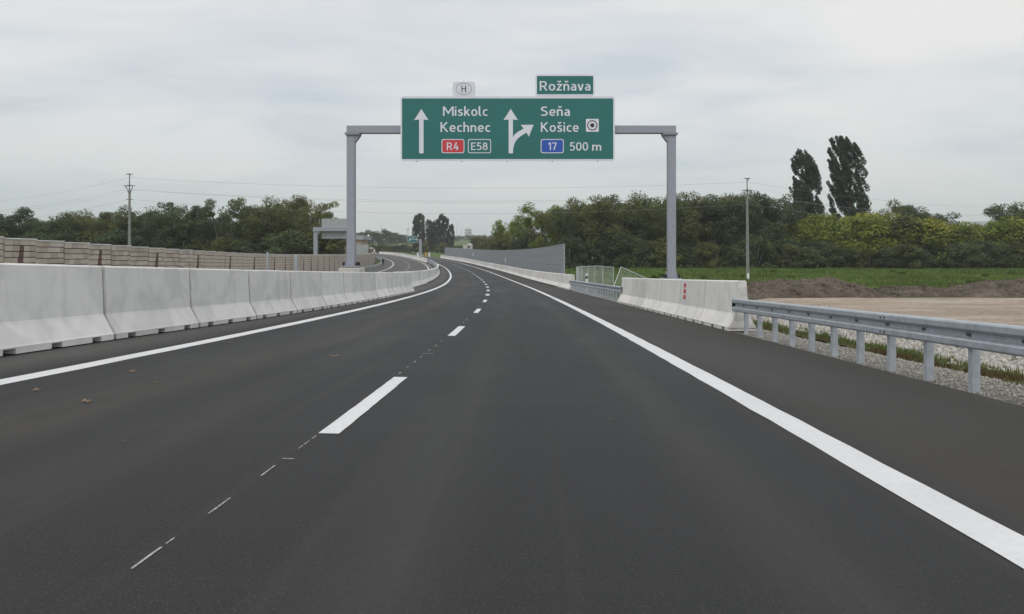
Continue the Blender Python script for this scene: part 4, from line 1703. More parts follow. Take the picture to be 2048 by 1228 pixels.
def utility_pole(px, Y, ytop, label, detail=True, tilt=0.0):
    x = (px - 1024) * Y / F
    zb = Gr(Y) - 0.1
    zt = at(0, ytop, Y).z
    H = zt - zb
    r = empty('utility_pole', (x, Y, zb), (0, tilt, 0))
    tag(r, label, 'utility pole', 'poles of the power line')
    hb = H - 1.75
    mb = MB()
    for sx in (-1, 1):
        mb.loft([[(sx * .095 - .06, -.11, 0), (sx * .095 + .06, -.11, 0), (sx * .095 + .06, .11, 0), (sx * .095 - .06, .11, 0)],
                 [(sx * .052 - .04, -.07, hb), (sx * .052 + .04, -.07, hb), (sx * .052 + .04, .07, hb), (sx * .052 - .04, .07, hb)]], True, True)
    for q in range(12):
        z = .6 + q * (hb - 1) / 11
        mb.box(-.05, .05, -.06, .06, z, z + .18)
    mb.build('shaft', 'pole_concrete', r)
    mb = MB(); mb.tube([(0, 0, hb - .9), (0, 0, H - .05)], [.06, .045], 8); mb.build('mast', 'pole_steel', r)
    for z, w, zz in ((H - .06, .36, 0.03), (H - 1.32, .62, .03)):
        mb = MB()
        mb.loft([[(-w, -.06, z - .05), (-w, .06, z - .05), (-w, .06, z + .0), (-w, -.06, z + .0)],
                 [(0, -.06, z - .03), (0, .06, z - .03), (0, .06, z + .07), (0, -.06, z + .07)],
                 [(w, -.06, z - .05), (w, .06, z - .05), (w, .06, z + .0), (w, -.06, z + .0)]], True, True)
        mb.build('crossarm', 'pole_steel', r)
    for sx in (-1, 1):
        mb = MB(); mb.tube([(sx * .05, 0, hb - .55), (sx * .34, 0, H - 1.42)], .03, 6); mb.build('brace', 'pole_steel', r)
    for (ix, iz) in ((0.0, H - .35), (-.36, H - 1.62), (.36, H - 1.62)):
        mb = MB()
        pts = [(ix + (.09 if ix == 0 else 0), -.08, iz + .24 - .04 * q) for q in range(7)]
        mb.tube(pts, [.02, .06, .03, .06, .03, .06, .02], 8); mb.build('insulator', 'pole_concrete', r)
    mb = MB(); mb.box(-.35, .35, -.03, .03, H - 2.85, H - 2.79); mb.build('bracket', 'pole_steel', r)
    if px > 1000:
        mb = MB(); mb.box(-.12, .12, -.16, -.141, 0.25, .85); mb.build('plate', 'white_plastic', r)
    return r, H


poles = []
for px, Y, yt, lab in ((259, 87, 347, 'concrete utility pole with two steel crossarms above the stone wall on the left'),
                       (1495.5, 87, 356, 'concrete utility pole with two steel crossarms before the wood on the right'),
                       (40, 158, 419, 'distant utility pole just showing above the trees at far left')):
    poles.append(utility_pole(px, Y, yt, lab, tilt=R(-.4) if px == 1495.5 else 0.0))


def cable(a, b, sag, label, r=0.009):
    n = 14
    pts = []
    for i in range(n + 1):
        t = i / n
        p = Vector(a).lerp(Vector(b), t)
        p.z -= sag * 4 * t * (1 - t)
        pts.append(p)
    mb = MB(); mb.tube(pts, r, 5)
    o = mb.build('power_cable', 'cable', smooth=True)
    tag(o, label, 'cable', 'cables of the power line')


LP, RP, FP = [Vector(q[0].location) + Vector((0, 0, q[1])) for q in poles]
OFFR = Vector((95, 150, Gr(150) + 12.0))
OFFL = at(-140, 403, 137)
for nm, dx, dz, sg in (('top', 0.0, -.45, .9), ('left middle', -.36, -1.75, 1.0), ('right middle', .36, -1.75, 1.15), ('lowest', .0, -2.82, 1.3)):
    o = Vector((dx, dx * .8, dz))
    cable(LP + o, RP + o, sg, f'{nm} thin power cable between the left and right utility poles')
    cable(OFFL + o, LP + o, sg, f'{nm} thin power cable running left from the left utility pole')
    cable(RP + o, OFFR + o, sg, f'{nm} thin power cable running right from the right utility pole')

# ------------------------------------------------------------------ trees
RNG = np.random.default_rng(7)


def leaf_cloud(centers, radii, n_per, size, rng, droop=0.0, aniso=None):
    """leaf-sized quads spread through clumps"""
    out = []
    for (c, r, n) in zip(centers, radii, n_per):
        u = rng.normal(0, 1, (n, 3)); u /= np.linalg.norm(u, axis=1, keepdims=True)
        rad = rng.uniform(0.25, 1.0, (n, 1)) ** 0.55
        p = c + u * rad * np.asarray(r)
        nrm = u * 0.7 + rng.normal(0, .7, (n, 3)) + np.array([0, 0, .55])
        nrm /= np.linalg.norm(nrm, axis=1, keepdims=True)
        t = np.cross(nrm, rng.normal(0, 1, (n, 3))); t /= np.linalg.norm(t, axis=1, keepdims=True) + 1e-9
        b = np.cross(nrm, t)
        s = size * rng.uniform(.6, 1.35, (n, 1))
        q = np.stack([p - t * s, p - b * s * .55 + nrm * s * .12, p + t * s, p + b * s * .55 + nrm * s * .12], 1)
        out.append(q.reshape(-1, 3))
    return np.concatenate(out)


def make_tree(seed, H, W, kind):
    """returns (trunk mesh, crown mesh) for a tree of height H and crown radius W"""
    rng = np.random.default_rng(seed)
    mb = MB()
    cents = []; rads = []; ns = []
    if kind in ('broad', 'airy'):
        nl = 9 if kind == 'broad' else 8
        th = H * (.30 if kind == 'broad' else .38)
        lean = rng.normal(0, .05 * H, 2)
        tp = [Vector((lean[0] * t ** 2, lean[1] * t ** 2, H * .82 * t)) for t in np.linspace(0, 1, 7)]
        mb.tube(tp, [H * .021 * (1 - .85 * t) + .02 for t in np.linspace(0, 1, 7)], 7)
        for i in range(nl):
            t = .22 + .70 * (i + rng.uniform(0, .9)) / nl
            base = tp[0].lerp(tp[-1], t); base.x = lean[0] * t * t; base.y = lean[1] * t * t
            a = i * 2.4 + rng.uniform(-.5, .5)
            z0 = base.z / H
            prof = math.sin(PI * min(1, max(.12, (z0 - .02) / 1.05)) ** .8)
            ln = W * (.55 + .5 * prof) * rng.uniform(.8, 1.15)
            rise = rng.uniform(.45, .95) * ln * (.6 + z0)
            end = base + Vector((math.cos(a) * ln, math.sin(a) * ln, rise))
            end.z = min(end.z, H * .96)
            mid = base.lerp(end, .55) + Vector((0, 0, .12 * ln))
            mb.tube([base, mid, end], [H * .009, H * .006, .015], 5)
            for q in range(5 if kind == 'broad' else 4):
                s = rng.uniform(.45, 1.05)
                c = base.lerp(end, s) + Vector(tuple(rng.normal(0, .16 * W, 3)))
                mb.tube([base.lerp(end, max(.2, s - .3)), c], [.035, .012], 4)
                cents.append(np.array(c)); 
                rr = W * rng.uniform(.22, .40) * (1.0 if kind == 'broad' else .80)
                rads.append((rr, rr, rr * rng.uniform(.55, .85)))
                ns.append(int((230 if kind == 'broad' else 150) * rng.uniform(.7, 1.3)))
        # top and inner clumps
        for q in range(16 if kind == 'broad' else 7):
            z = H * rng.uniform(.30 if kind == 'broad' else .5, .93)
            w = W * .55 * math.sin(PI * min(.98, max(.1, z / H))) ** .7
            a = rng.uniform(0, 2 * PI)
            cents.append(np.array((w * math.cos(a) + lean[0] * .5, w * math.sin(a), z)))
            rr = W * rng.uniform(.26, .42)
            rads.append((rr, rr, rr * .75)); ns.append(int((260 if kind == 'broad' else 150)))
        size = .17
    elif kind == 'shrub':
        for q in range(5):
            a = q * 1.3 + rng.uniform(-.3, .3)
            end = Vector((math.cos(a) * W * .6, math.sin(a) * W * .6, H * rng.uniform(.6, .85)))
            mb.tube([(0.1 * math.cos(a), .1 * math.sin(a), -.1), end * .5 + Vector((0, 0, .3)), end], [.09, .06, .02], 5)
        for q in range(38):
            z = H * rng.uniform(.10, .93)
            w = W * (1.0 - .75 * (z / H) ** 2.2) * math.sqrt(rng.uniform(.05, 1))
            a = rng.uniform(0, 2 * PI)
            cents.append(np.array((w * math.cos(a), w * math.sin(a), z)))
            rr = W * rng.uniform(.22, .38)
            rads.append((rr, rr, rr * rng.uniform(.7, 1.3))); ns.append(int(190 * rng.uniform(.7, 1.2)))
        size = .15
    elif kind == 'poplar':
        bend = -.02 * H
        line = lambda t: Vector((bend * t ** 2.2 + .02 * H * math.sin(t * 3), 0, H * t))
        ts = np.linspace(0, .96, 9)
        mb.tube([line(t) for t in ts], [H * .016 * (1 - .9 * t) + .02 for t in ts], 7)
        n = 190
        for q in range(n):
            t = .06 + .90 * ((q + rng.uniform(0, 1)) / n)
            wr = W * float(np.interp(t, [0, .1, .3, .6, .8, .92, 1.0], [.6, .85, 1.0, 1.0, .90, .70, .25]))
            a = rng.uniform(0, 2 * PI); rr = math.sqrt(rng.uniform(.02, 1)) * wr
            base = line(max(0, t - .13))
            c = line(t) + Vector((math.cos(a) * rr, math.sin(a) * rr, 0))
            if q % 2 == 0:
                mb.tube([base, c], [.06, .015], 4)
            # streaming foliage: elongated clumps drawn up and to the lee side
            k0 = rng.uniform(.8, 1.25)
            for j in range(4):
                cents.append(np.array(c + Vector((-.24 * j * k0, 0, .52 * j * k0 - .6))))
                r0 = W * rng.uniform(.13, .21) * (1.0 - .12 * j)
                rads.append((r0 * .88, r0, r0 * 1.5)); ns.append(int(70 * rng.uniform(.7, 1.3)))
        size = .17
    verts = leaf_cloud(cents, rads, ns, size, rng)
    return mb, verts


TREE_CACHE = {}


def tree_meshes(kind, var, leafmat):
    key = (kind, var, leafmat)
    if key not in TREE_CACHE:
        H, W = {'broad': (12, 4.6), 'airy': (13, 4.2), 'shrub': (6.0, 2.9), 'poplar': (26, 3.1)}[kind]
        mb, verts = make_tree(hash_i(kind) + var * 13, H, W, kind)
        TREE_CACHE[key] = (mb.mesh('trunk', 'pale_bark' if var == 2 else 'bark', True), np_mesh('crown', verts, 4, leafmat), H)
    return TREE_CACHE[key]


def hash_i(s):
    return sum(ord(c) * (i + 3) for i, c in enumerate(s))


def tree(px, Y, ytop, kind, var, leafmat, label, group, name=None, wid=1.0, rz=None, cat='tree', zoff=0.0):
    tm, cm, H = tree_meshes(kind, var, leafmat)
    x = (px - 1024) * Y / F
    zb = Gr(Y) - 0.05 + zoff
    h = at(0, ytop, Y).z - zb
    s = h / (H * (1.02 if kind == 'poplar' else 1.07))
    nm = name or {'broad': 'leafy_tree', 'airy': 'leafy_tree', 'shrub': 'shrub', 'poplar': 'poplar_tree'}[kind]
    r = empty(nm, (x, Y, zb), (0, 0, rz if rz is not None else RNG.uniform(0, 6.28)))
    w = s * wid
    r.scale = (w, w, s)
    obj_from('trunk', tm, r)
    obj_from('crown', cm, r)
    tag(r, label, cat, group)
    return r


def row(specs, group, fmt):
    specs = sorted(specs, key=lambda s: s[0])
    cnt = {}
    for sp in specs:
        cnt[sp[7]] = cnt.get(sp[7], 0) + 1
    run = {}
    for sp in specs:
        px, Y, yt, kind, var, lm, wid, desc = sp
        run[desc] = run.get(desc, 0) + 1
        lab = f'{desc} {fmt}' + (f', {ordw(run[desc])} from the left' if cnt[desc] > 1 else '')
        tree(px, Y, yt, kind, var, lm, lab, group, wid=wid, cat='shrub' if kind == 'shrub' else 'tree')


rt = random.Random(77)
D1, D2, D3 = 'dark green broad tree', 'olive green broad tree', 'thin-crowned dark tree with sky gaps'
L_SPEC = []
for px, yt in ((-40, 405), (5, 410), (55, 428), (95, 432), (140, 428), (180, 422), (222, 418), (262, 420), (300, 412), (345, 405)):
    L_SPEC.append((px, rt.uniform(146, 162), yt, 'broad', rt.randrange(3), 'leaf_olive' if 100 < px < 230 else 'leaf_dark', 1.05, D2 if 100 < px < 230 else D1))
for px, yt in ((375, 401), (405, 410), (437, 394), (470, 403), (497, 396), (530, 392), (560, 390), (592, 389), (618, 393), (636, 402)):
    L_SPEC.append((px, rt.uniform(148, 166), yt, 'airy' if px not in (530, 560) else 'broad', rt.randrange(3), 'leaf_dark' if px % 2 else 'leaf_olive', 1.0,
                   D3 if px not in (530, 560) else D1))
for i in range(13):
    px = 10 + i * 48 + rt.uniform(-8, 8)
    if 310 < px < 355:
        continue
    L_SPEC.append((px, rt.uniform(190, 205), rt.uniform(428, 440), 'broad', rt.randrange(3), rt.choice(('leaf_dark', 'leaf_olive')), 1.3, 'half hidden back-row tree'))
row(L_SPEC, 'trees behind the stone wall', 'behind the stone wall')
U_SPEC = []
for i in range(17):
    px = -20 + i * 42 + rt.uniform(-10, 10)
    if 318 < px < 350:
        continue
    U_SPEC.append((px, rt.uniform(140, 150), rt.uniform(455, 480), 'shrub', rt.randrange(3), rt.choice(('leaf_dark', 'leaf_dark', 'leaf_olive')), 1.5, 'dark undergrowth shrub'))
row(U_SPEC, 'shrubs behind the stone wall', 'behind the stone wall')
for k, (px, yt) in enumerate(((652, 444), (668, 441), (682, 436))):
    tree(px, 230, yt, 'broad', k % 3, 'leaf_dark', f'distant dark tree above the back of the grey sign, {ordw(k + 1)} from the left', 'distant trees above the grey sign', wid=.6)

R_SPEC = [(1008, 232, 437, 'broad', 0, 'leaf_lime', .70, 'yellow-green broad tree'), (1040, 222, 424, 'broad', 1, 'leaf_lime', .70, 'yellow-green broad tree'),
          (1066, 205, 430, 'airy', 0, 'leaf_olive', .7, D3)]
for px, yt, kd, lm in ((1088, 396, 'airy', 'leaf_lime'), (1118, 412, 'airy', 'leaf_olive'), (1146, 402, 'airy', 'leaf_dark'), (1178, 398, 'broad', 'leaf_olive'), (1210, 392, 'broad', 'leaf_olive'),
                       (1244, 394, 'broad', 'leaf_olive'), (1278, 383, 'broad', 'leaf_olive'), (1312, 386, 'broad', 'leaf_dark'), (1350, 391, 'broad', 'leaf_olive'), (1388, 386, 'broad', 'leaf_olive'),
                       (1424, 386, 'broad', 'leaf_olive'), (1460, 380, 'broad', 'leaf_dark'), (1492, 377, 'broad', 'leaf_dark'), (1528, 379, 'airy', 'leaf_dark'), (1560, 384, 'airy', 'leaf_dark')):
    R_SPEC.append((px, rt.uniform(156, 172), yt, kd, rt.randrange(3), lm, 1.0, D3 if kd == 'airy' else (D2 if lm == 'leaf_olive' else D1)))
R_SPEC += [(1812, 172, 402, 'broad', 1, 'leaf_olive', 1.0, 'round dark green tree above the shrubs'), (1856, 172, 408, 'broad', 2, 'leaf_dark', 1.0, D1),
           (2040, 170, 408, 'broad', 0, 'leaf_dark', 1.1, D1), (2075, 165, 400, 'broad', 2, 'leaf_dark', 1.1, D1)]
for i in range(17):
    px = 1130 + i * 28 + rt.uniform(-6, 6)
    R_SPEC.append((px, rt.uniform(190, 205), rt.uniform(402, 418), 'broad', rt.randrange(3), rt.choice(('leaf_dark', 'leaf_olive')), 1.25, 'half hidden back-row tree'))
row(R_SPEC, 'trees of the right wood', 'in the wood on the right')
S_SPEC = []
for i in range(18):
    px = 1000 + i * 34 + rt.uniform(-8, 8)
    S_SPEC.append((px, rt.uniform(150, 156) if px > 1100 else rt.uniform(205, 225), rt.uniform(462, 496), 'shrub', rt.randrange(3), rt.choice(('leaf_dark', 'leaf_dark', 'leaf_olive')), 1.35, 'dark undergrowth shrub'))
row(S_SPEC, 'undergrowth of the right wood', 'at the foot of the right wood')
Y_SPEC = []
for i, (px, yt) in enumerate(((1600, 438), (1622, 428), (1645, 426), (1665, 436), (1685, 434), (1705, 428), (1735, 422), (1765, 424), (1790, 430), (1822, 428), (1850, 432), (1872, 440), (1895, 446), (1918, 442), (1942, 447), (1965, 446), (1985, 444), (2008, 438), (2032, 430), (2055, 426))):
    lm = ('leaf_lime', 'leaf_lime', 'leaf_yellow', 'leaf_lime', 'leaf_olive')[i % 5]
    Y_SPEC.append((px, rt.uniform(154, 166), yt, 'shrub', rt.randrange(3), lm, rt.uniform(1.1, 1.4), 'tall yellowing shrub' if lm == 'leaf_yellow' else 'tall yellow-green shrub' if lm == 'leaf_lime' else 'tall olive green shrub'))
row(Y_SPEC, 'tall shrubs on the right', 'in the thicket by the two poplars')
S2 = []
for i in range(16):
    px = 1590 + i * 31 + rt.uniform(-8, 8)
    S2.append((px, rt.uniform(146, 152), rt.uniform(478, 500), 'shrub', rt.randrange(3), rt.choice(('leaf_dark', 'leaf_olive', 'leaf_dark')), 1.7, 'low dark shrub'))
row(S2, 'low shrubs on the right', 'before the yellow-green thicket')

tree(1612, 185, 298, 'poplar', 0, 'leaf_poplar', 'shorter wind-bent poplar above the shrubs, left one of the pair', 'pair of tall poplars', wid=1.1, rz=0.1)
tree(1696, 185, 265, 'poplar', 1, 'leaf_poplar', 'tallest wind-bent poplar above the shrubs, right one of the pair', 'pair of tall poplars', wid=1.12, rz=-.1)
for k, (px, yt) in enumerate(((832, 428), (843, 424), (860, 438), (872, 437), (881, 426), (892, 430), (903, 447))):
    tree(px, 430, yt, 'poplar', k % 2, 'leaf_poplar', f'distant dark poplar beyond the far green sign, {ordw(k + 1)} from the left', 'distant poplars', wid=.92 if k not in (2, 3) else 1.25)

FAR = []
for px, yt, Y in ((728, 462, 620), (745, 460, 640), (772, 458, 640), (791, 463, 660), (812, 468, 700), (905, 471, 1300), (925, 471, 1300), (950, 470, 900), (975, 470, 850), (940, 469, 1000), (915, 470, 1000), (960, 469, 1000), (990, 468, 900), (1005, 466, 900)):
    FAR.append((px, Y, yt, 'broad', rt.randrange(3), 'leaf_dark', 1.6, 'small distant dark tree'))
row(FAR, 'far trees on the horizon', 'on the rise between the two woods')
FB = []
for i in range(17):
    px = 738 + i * 9.0 + rt.uniform(-3, 3)
    FB.append((px, rt.uniform(400, 440), rt.uniform(484, 491), 'shrub', rt.randrange(3), rt.choice(('leaf_dark', 'leaf_olive', 'leaf_dark')), 1.5, 'far dark bush'))
for i in range(8):
    px = 955 + i * 8 + rt.uniform(-3, 3)
    FB.append((px, rt.uniform(330, 380), rt.uniform(470, 484), 'shrub', rt.randrange(3), 'leaf_olive', 1.4, 'far olive bush'))
for i in range(9):
    px = 893 + i * 9 + rt.uniform(-3, 3)
    FB.append((px, rt.uniform(390, 430), rt.uniform(489, 494), 'shrub', rt.randrange(3), 'leaf_dark', 2.2, 'far low hedge bush'))
row(FB, 'far bushes beyond the curve', 'beyond the curve of the road')

# weeds on the meadow
W_SPEC = []
for i in range(20):
    px = rt.uniform(1250, 2040)
    Y = rt.uniform(70, 130)
    zt = CAM_H
    yt = HOR - ((Gr(Y) + rt.uniform(.25, .6)) - CAM_H) * F / Y
    W_SPEC.append((px, Y, yt, 'shrub', rt.randrange(3), 'grass_blade', 2.6, 'small weed clump'))
row(W_SPEC, 'weed clumps on the meadow', 'on the green meadow')

# ------------------------------------------------------------------ distant things


def far_sign():
    Y = 352.0
    p = at(840, 509.5, Y)
    r = empty('cantilever_sign_post', (p.x, Y, p.z)); off = -Vector(r.location)
    tag(r, 'distant grey cantilever post carrying a small green sign at the curve', 'sign post')
    x = at(841, 0, Y).x; zt = at(0, 478.5, Y).z
    mb = MB(); mb.box(x - .55, x + .55, Y - .5, Y + .5, p.z - 3, zt); mb.build('column', 'gantry_paint', r, off)
    xa = at(826, 0, Y).x
    mb = MB(); mb.box(xa, x - .56, Y - .3, Y + .3, zt - .55, zt); mb.build('arm', 'gantry_paint', r, off)
    mb = MB(); mb.box(x - 1.3, x + 1.3, Y - .8, Y + .8, p.z - 3, p.z - .2); mb.build('plinth', 'plinth_concrete', r, off)
    s = empty('direction_sign'); tag(s, 'small distant green direction sign with a white arrow at the curve', 'sign')
    x0, x1 = at(815, 0, Y).x, at(835, 0, Y).x; z0, z1 = at(0, 485.5, Y).z, at(0, 472, Y).z
    plate('panel', rrect(x0, x1, z0, z1, .15), Y - .46, Y - .4, 'sign_white', s)
    plate('green_field', rrect(x0 + .1, x1 - .1, z0 + .1, z1 - .1, .05), Y - .475, Y - .465, 'sign_green', s)
    w = x1 - x0; h = z1 - z0
    text('lettering', 'Košice', x0 + .42 * w, x0 + .80 * w, z0 + .44 * h, .16 * h, Y - .49, 'sign_white', s, .012)
    text('lettering', 'Seňa', x0 + .42 * w, x0 + .66 * w, z0 + .70 * h, .16 * h, Y - .49, 'sign_white', s, .012)
    q = [(.12, .30), (.20, .22), (.30, .48), (.36, .42), (.38, .68), (.20, .56), (.25, .53)]
    poly('arrow', [(x0 + a * w, z0 + b * h) for a, b in q], Y - .49, Y - .48, 'sign_white', s)
    plate('pictogram_field', rrect(x0 + .83 * w, x0 + .92 * w, z0 + .42 * h, z0 + .58 * h, .02), Y - .49, Y - .48, 'sign_white', s)


far_sign()


def thin_mast(px, Y, y0, y1, w, label, mat='pole_steel', box=None):
    b = at(px, y0, Y); zt = at(px, y1, Y).z
    r = empty('mast', (b.x, Y, b.z - 4)); tag(r, label, 'mast')
    mb = MB(); mb.tube([(0, 0, 0), (0, 0, zt - b.z + 4)], [w, w * .45], 6); mb.build('shaft', mat, r)
    mb = MB(); mb.box(-w * 3, w * 3, -w * .3, w * .3, zt - b.z + 3.2, zt - b.z + 3.4); mb.build('crossarm', mat, r)
    if box:
        mb = MB(); mb.box(-.35, .35, -.4, -.25, box - b.z + 4, box - b.z + 5.2); mb.build('lamp_box', 'white_plastic', r)


thin_mast(816, 345, 509, 455, .16, 'tall thin grey mast just left of the distant green sign', 'pole_steel')
thin_mast(737, 345, 505, 460, .14, 'thin grey lamp mast with a white box above the stone wall end', 'pole_steel', at(0, 475, 345).z)
thin_mast(914, 2600, 470, 441, .8, 'faint tall lattice mast on the horizon left of the chimneys', 'cable')
thin_mast(923, 2600, 470, 456, .9, 'faint short mast on the horizon beside the chimneys', 'cable')
thin_mast(763, 2400, 470, 447, .8, 'faint mast on the horizon above the far trees', 'cable')
for k, px in enumerate((931.5, 935.5, 938.5, 942)):
    Y = 2600.0
    b = at(px, 470, Y); zt = at(px, 457, Y).z
    r = empty('chimney', (b.x, Y, b.z - 12)); tag(r, f'banded industrial chimney on the horizon, {ordw(k + 1)} from the left', 'chimney', 'chimneys on the horizon')
    h = (zt - b.z + 12); rad = 3.4 if k % 2 == 0 else 2.4
    for q in range(8):
        mb = MB(); mb.tube([(0, 0, h * q / 8), (0, 0, h * (q + 1) / 8)], [rad * (1 - .02 * q), rad * (1 - .02 * (q + 1))], 10)
        mb.build('band', 'chimney_white' if q % 2 else 'chimney_red', r)


def warehouse():
    Y = 330.0
    a = at(676, 502, Y); b = at(727, 502, Y)
    zb = a.z - 3
    z_r = at(0, 484, Y).z; z_t = at(0, 472, Y).z
    r = empty('warehouse', ((a.x + b.x) / 2, Y, zb)); off = -Vector(r.location)
    tag(r, 'brown walled warehouse with a grey roof edge beside the left gantry column', 'building')
    x0, x1 = a.x, b.x
    mb = MB(); mb.box(x0, x1 - 1.0, Y, Y + 18, zb, z_r + 1.0); mb.build('wall', 'brown_wall', r, off)
    mb = MB(); mb.box(x0 - .8, x1, Y - .8, Y + 19, z_r + 1.0, z_t); rf = mb.build('roof', 'roof_grey', r, off)
    mb = MB(); mb.box(x0 - .9, x1 + .1, Y - .9, Y + 19.1, z_t, z_t + .15); mb.build('roof_edge', 'sign_white', rf)
    for q in range(4):
        xx = x0 + .8 + q * 2.6
        mb = MB(); mb.box(xx, xx + 1.5, Y - .05, Y - .005, zb + 3.2, zb + 4.4); w = mb.build('window', 'window_glass', r, off)
        mb = MB(); mb.box(xx - .08, xx + 1.58, Y - .09, Y - .055, zb + 3.08, zb + 3.19); mb.build('sill', 'sign_white', w)


warehouse()


def far_hut():
    Y = 330.0
    a = at(926, 500, Y); b = at(944.5, 500, Y)
    zb = a.z - 1; zt = at(0, 489.5, Y).z
    r = empty('hut', ((a.x + b.x) / 2, Y, zb)); off = -Vector(r.location)
    tag(r, 'small pale hut with a white roof showing above the grey noise wall', 'hut')
    mb = MB(); mb.box(a.x, b.x, Y, Y + 3, zb, zt); mb.build('wall', 'plinth_concrete', r, off)
    xm = (a.x + b.x) / 2
    q = [(xm - .5, zt + .002), (b.x + .1, zt + .002), (b.x - .5, zt + .5), (xm + .7, zt + .6)]
    mb = MB(); mb.loft([[(x, Y - .2, z) for x, z in q], [(x, Y + 3.2, z) for x, z in q]], True, True); mb.build('roof', 'white_plastic', r, off)
    mb = MB(); mb.box(xm, xm + .9, Y - .05, Y - .003, zt - 1.4, zt - .5); mb.build('window', 'window_glass', r, off)


far_hut()


def glass_screen():
    """pale screen panels on the far end of the wall"""
    Y = 300.0
    for k, (p0, p1, y0, y1) in enumerate(((714, 722, 505, 489), (722, 730, 505, 489), (730, 737, 505, 489), (740, 746, 508, 494))):
        a = at(p0, y0, Y); b = at(p1, y1, Y)
        r = empty('screen_panel', ((a.x + b.x) / 2, Y, a.z)); off = -Vector(r.location)
        tag(r, f'pale grey noise screen panel above the far wall end, {ordw(k + 1)} from the left', 'screen', 'pale screens at the wall end')
        mb = MB(); mb.box(a.x + .06, b.x - .06, Y - .03, Y + .03, a.z - 2, b.z - .06); mb.build('pane', 'sign_back', r, off)
        mb = MB(); mb.box(a.x - .05, a.x + .05, Y - .06, Y + .06, a.z - 2, b.z); mb.build('frame', 'noise_frame', r, off)
        mb = MB(); mb.box(a.x + .055, b.x, Y - .06, Y + .06, b.z - .055, b.z); mb.build('frame', 'noise_frame', r, off)


glass_screen()
# small bollards by the far sign
for px, mat, lab in ((835.5, 'white_plastic', 'white control box left of the distant sign post'), (852, 'orange_plastic', 'orange drum right of the distant sign post'), (858.5, 'white_plastic', 'white marker right of the orange drum')):
    Y = 330.0
    b = at(px, 511, Y)
    r = empty('roadside_box', (b.x, Y, b.z)); tag(r, lab, 'box')
    mb = MB(); mb.cbox(-.32, .32, -.3, .3, -2.0, 1.3, .05); mb.build('body', mat, r)
    mb = MB(); mb.box(-.36, .36, -.34, .34, 1.302, 1.38); mb.build('lid', 'sign_back', r)

# pale field strip on the far rise
fs = grid_patch('far_field', lin(-420, 240, 12), [905, 1000, 1099, 1101, 1250, 1380], lambda d, y: ground_z(d, y) + 0.5, 'field_tan')
tag(fs, kind='structure')
# far ridge
hill = MB()
n = 60
rowa = []; rowb = []
for i in range(n + 1):
    x = -5400 + 10800 * i / n
    h = 30 + 140 * sstep((x - 1300) / 900) + 9 * math.sin(i * .55 + 1) + 5 * math.sin(i * 1.3)
    rowa.append((x, 3600, 10.0)); rowb.append((x, 4500, h))
rowc = [(x, 5600, -10) for x, _, _ in rowa]
hill.loft([rowa, [(a[0], 4000, b[2] * .72) for a, b in zip(rowa, rowb)], rowb, rowc], False)
o = hill.build('hills', 'far_hill', smooth=True)
tag(o, kind='structure')

# ------------------------------------------------------------------ walking person, far


